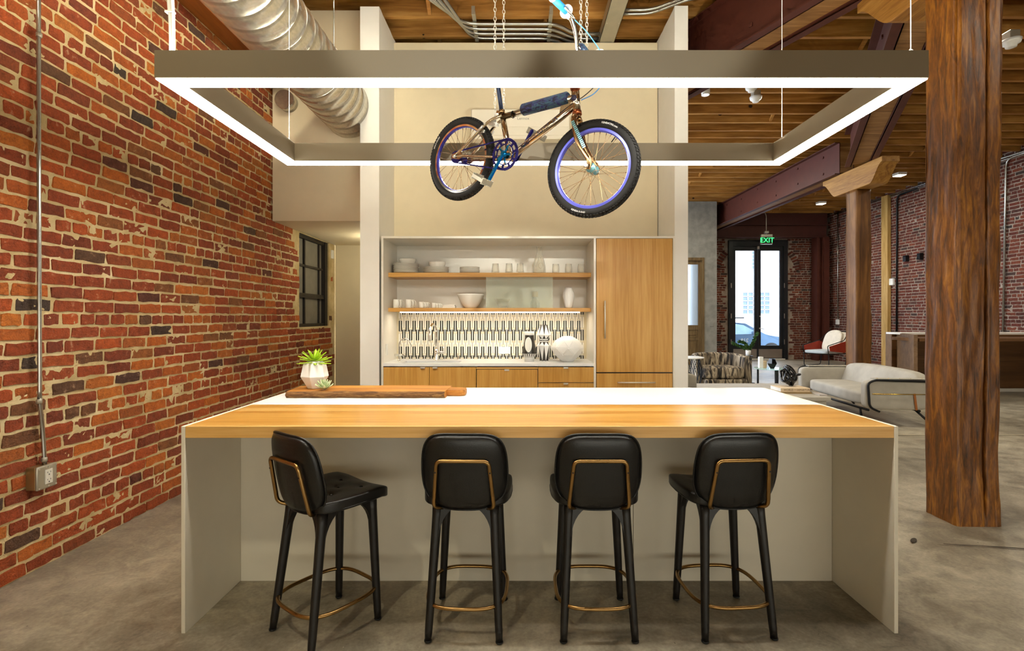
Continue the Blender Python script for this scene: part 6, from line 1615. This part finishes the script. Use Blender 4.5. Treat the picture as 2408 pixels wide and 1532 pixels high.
# leafy branch in white pot on a plinth behind the armchair
ps = thing('pedestal', 'narrow dark stand behind the striped armchair carrying the plant', 'stand', (4.72, 10.75, 0))
x, y = at(1759.5, 10.8), 10.8
ps.location = (x, y, 0)
bm = bmesh.new(); lathe(bm, [(.13, 0), (.13, .012), (.018, .02), (.018, .56), (.10, .565), (.10, .58)], 20, (0, 0, 0), capt=True); obj('stand', bm, 'black_metal', ps, local=True)
pp = thing('leafy_plant', 'leafy green branches in a white pot before the entrance doors', 'plant', (x, y, .581))
bm = bmesh.new(); lathe(bm, [(.048, 0), (.052, .09), (.052, .115), (.047, .115), (.045, .09)], 20, (0, 0, 0)); obj('pot', bm, 'ceramic_white', pp, local=True)
rs = random.Random(5)
stems = [[(0, 0, .1), (.05, 0, .2), (.12, .0, .34), (.19, 0, .48)], [(0, 0, .1), (-.1, .02, .18), (-.2, .0, .21), (-.33, .0, .27)], [(0, 0, .1), (-.04, -.03, .2), (-.10, -.02, .28), (-.2, -.02, .30)], [(0, 0, .1), (.06, .03, .17), (.12, .05, .25), (.15, .03, .38)]]
for st_ in stems:
    sp_ = smooth_path(st_, 6); bm = bmesh.new(); tube(bm, sp_, .004, 6); obj('stem', bm, 'stem_green', pp, local=True)
    for i in range(3, len(sp_)):
        for s_ in (-1, 1, 0):
            bm = bmesh.new(); dd_ = (sp_[i]-sp_[i-1]).normalized(); side_ = Vector((-dd_.z, rs.uniform(-.8, .8), dd_.x))*s_+dd_*.4+Vector((0, rs.uniform(-.6, .6), 0))
            leaf(bm, sp_[i], side_, .045*rs.uniform(.8, 1.2), .042, .1, .0015, Vector((0, -1, .3)), seg=4); obj('leaf', bm, 'leaf_dark', pp, local=True)
# glass/wire table edge at far left of the lounge
wt = thing('wire_stool', 'black wire side table with white round top beside the striped armchair', 'table', (at(1618, 9.3), 9.3, 0)); xw = at(1618, 9.3)
bm = bmesh.new(); lathe(bm, [(.27, .655), (.28, .665), (.27, .675)], 40, (xw, 9.3, 0), capt=True); obj('table_top', bm, 'white_plastic', wt)
bm = bmesh.new()
for k in range(16):
    a = 2*PI*k/16
    for s_ in (-1, 1): tube(bm, smooth_path([(xw+.2*math.cos(a), 9.3+.2*math.sin(a), .65), (xw+.24*math.cos(a+s_*.35), 9.3+.24*math.sin(a+s_*.35), .35), (xw+.16*math.cos(a+s_*.7), 9.3+.16*math.sin(a+s_*.7), .01)], 5), .005, 5)
obj('wire_base', bm, 'black_metal', wt)
# ---------------------------------------------------------------- red armchair near the entrance
ra = thing('lounge_chair', 'black framed lounge chair with red sides by the right brick wall', 'chair', (8.75, 14.5, 0), math.radians(26))
# local: faces -x, width along y
bm = bmesh.new()
for y in (-.36, .36):
    tube(bm, fillet([(-.52, y, .40), (-.56, y, .60), (.20, y*.95, .74), (.48, y*.8, .98)], .05), .012, 8)
    tube(bm, fillet([(-.52, y, .40), (-.50, y, .02), (.22, y, .02), (.30, y, .40)], .06), .011, 8)
    tube(bm, [(-.52, y, .37), (.42, y, .37)], .011, 8)
tube(bm, [(.48, -.29, .98), (.48, .29, .98)], .011, 8); tube(bm, [(-.52, -.36, .37), (-.52, .36, .37)], .011, 8)
obj('frame', bm, 'black_metal', ra, local=True)
bm = bmesh.new(); cushion(bm, -.60, .30, -.33, .33, .38, .47, 8, .2, .3); obj('seat_cushion', bm, 'pale_blue_fabric', ra, local=True)
for y in (-.37, .37):
    bm = bmesh.new(); prism(bm, [(-.50, .585), (.20, .71), (.34, .66), (.30, .42), (.12, .40), (-.46, .46)], lambda u, v, d: (u, d, v), y-.008, y+.008); obj('side_panel', bm, 'red_fabric', ra, local=True)
bm = bmesh.new(); cushion(bm, .16, .28, -.30, .30, .42, .95, 8, .1, .35, lambda c: Vector((c.x+(c.z-.42)*.5, c.y, c.z))); obj('back_cushion', bm, 'cream_fabric', ra, local=True)
bm = bmesh.new(); cushion(bm, .02, .14, -.24, .26, .46, .96, 8, .25, .5, lambda c: Vector((c.x+(c.z-.42)*.5, c.y, c.z))); o = obj('throw_pillow', bm, 'cream_fabric', None); 
o.location = (8.75, 14.5, 0); o.rotation_euler = (0, 0, math.radians(26)); o['label'] = 'cream patterned pillow leaning in the red-sided lounge chair'; o['category'] = 'pillow'
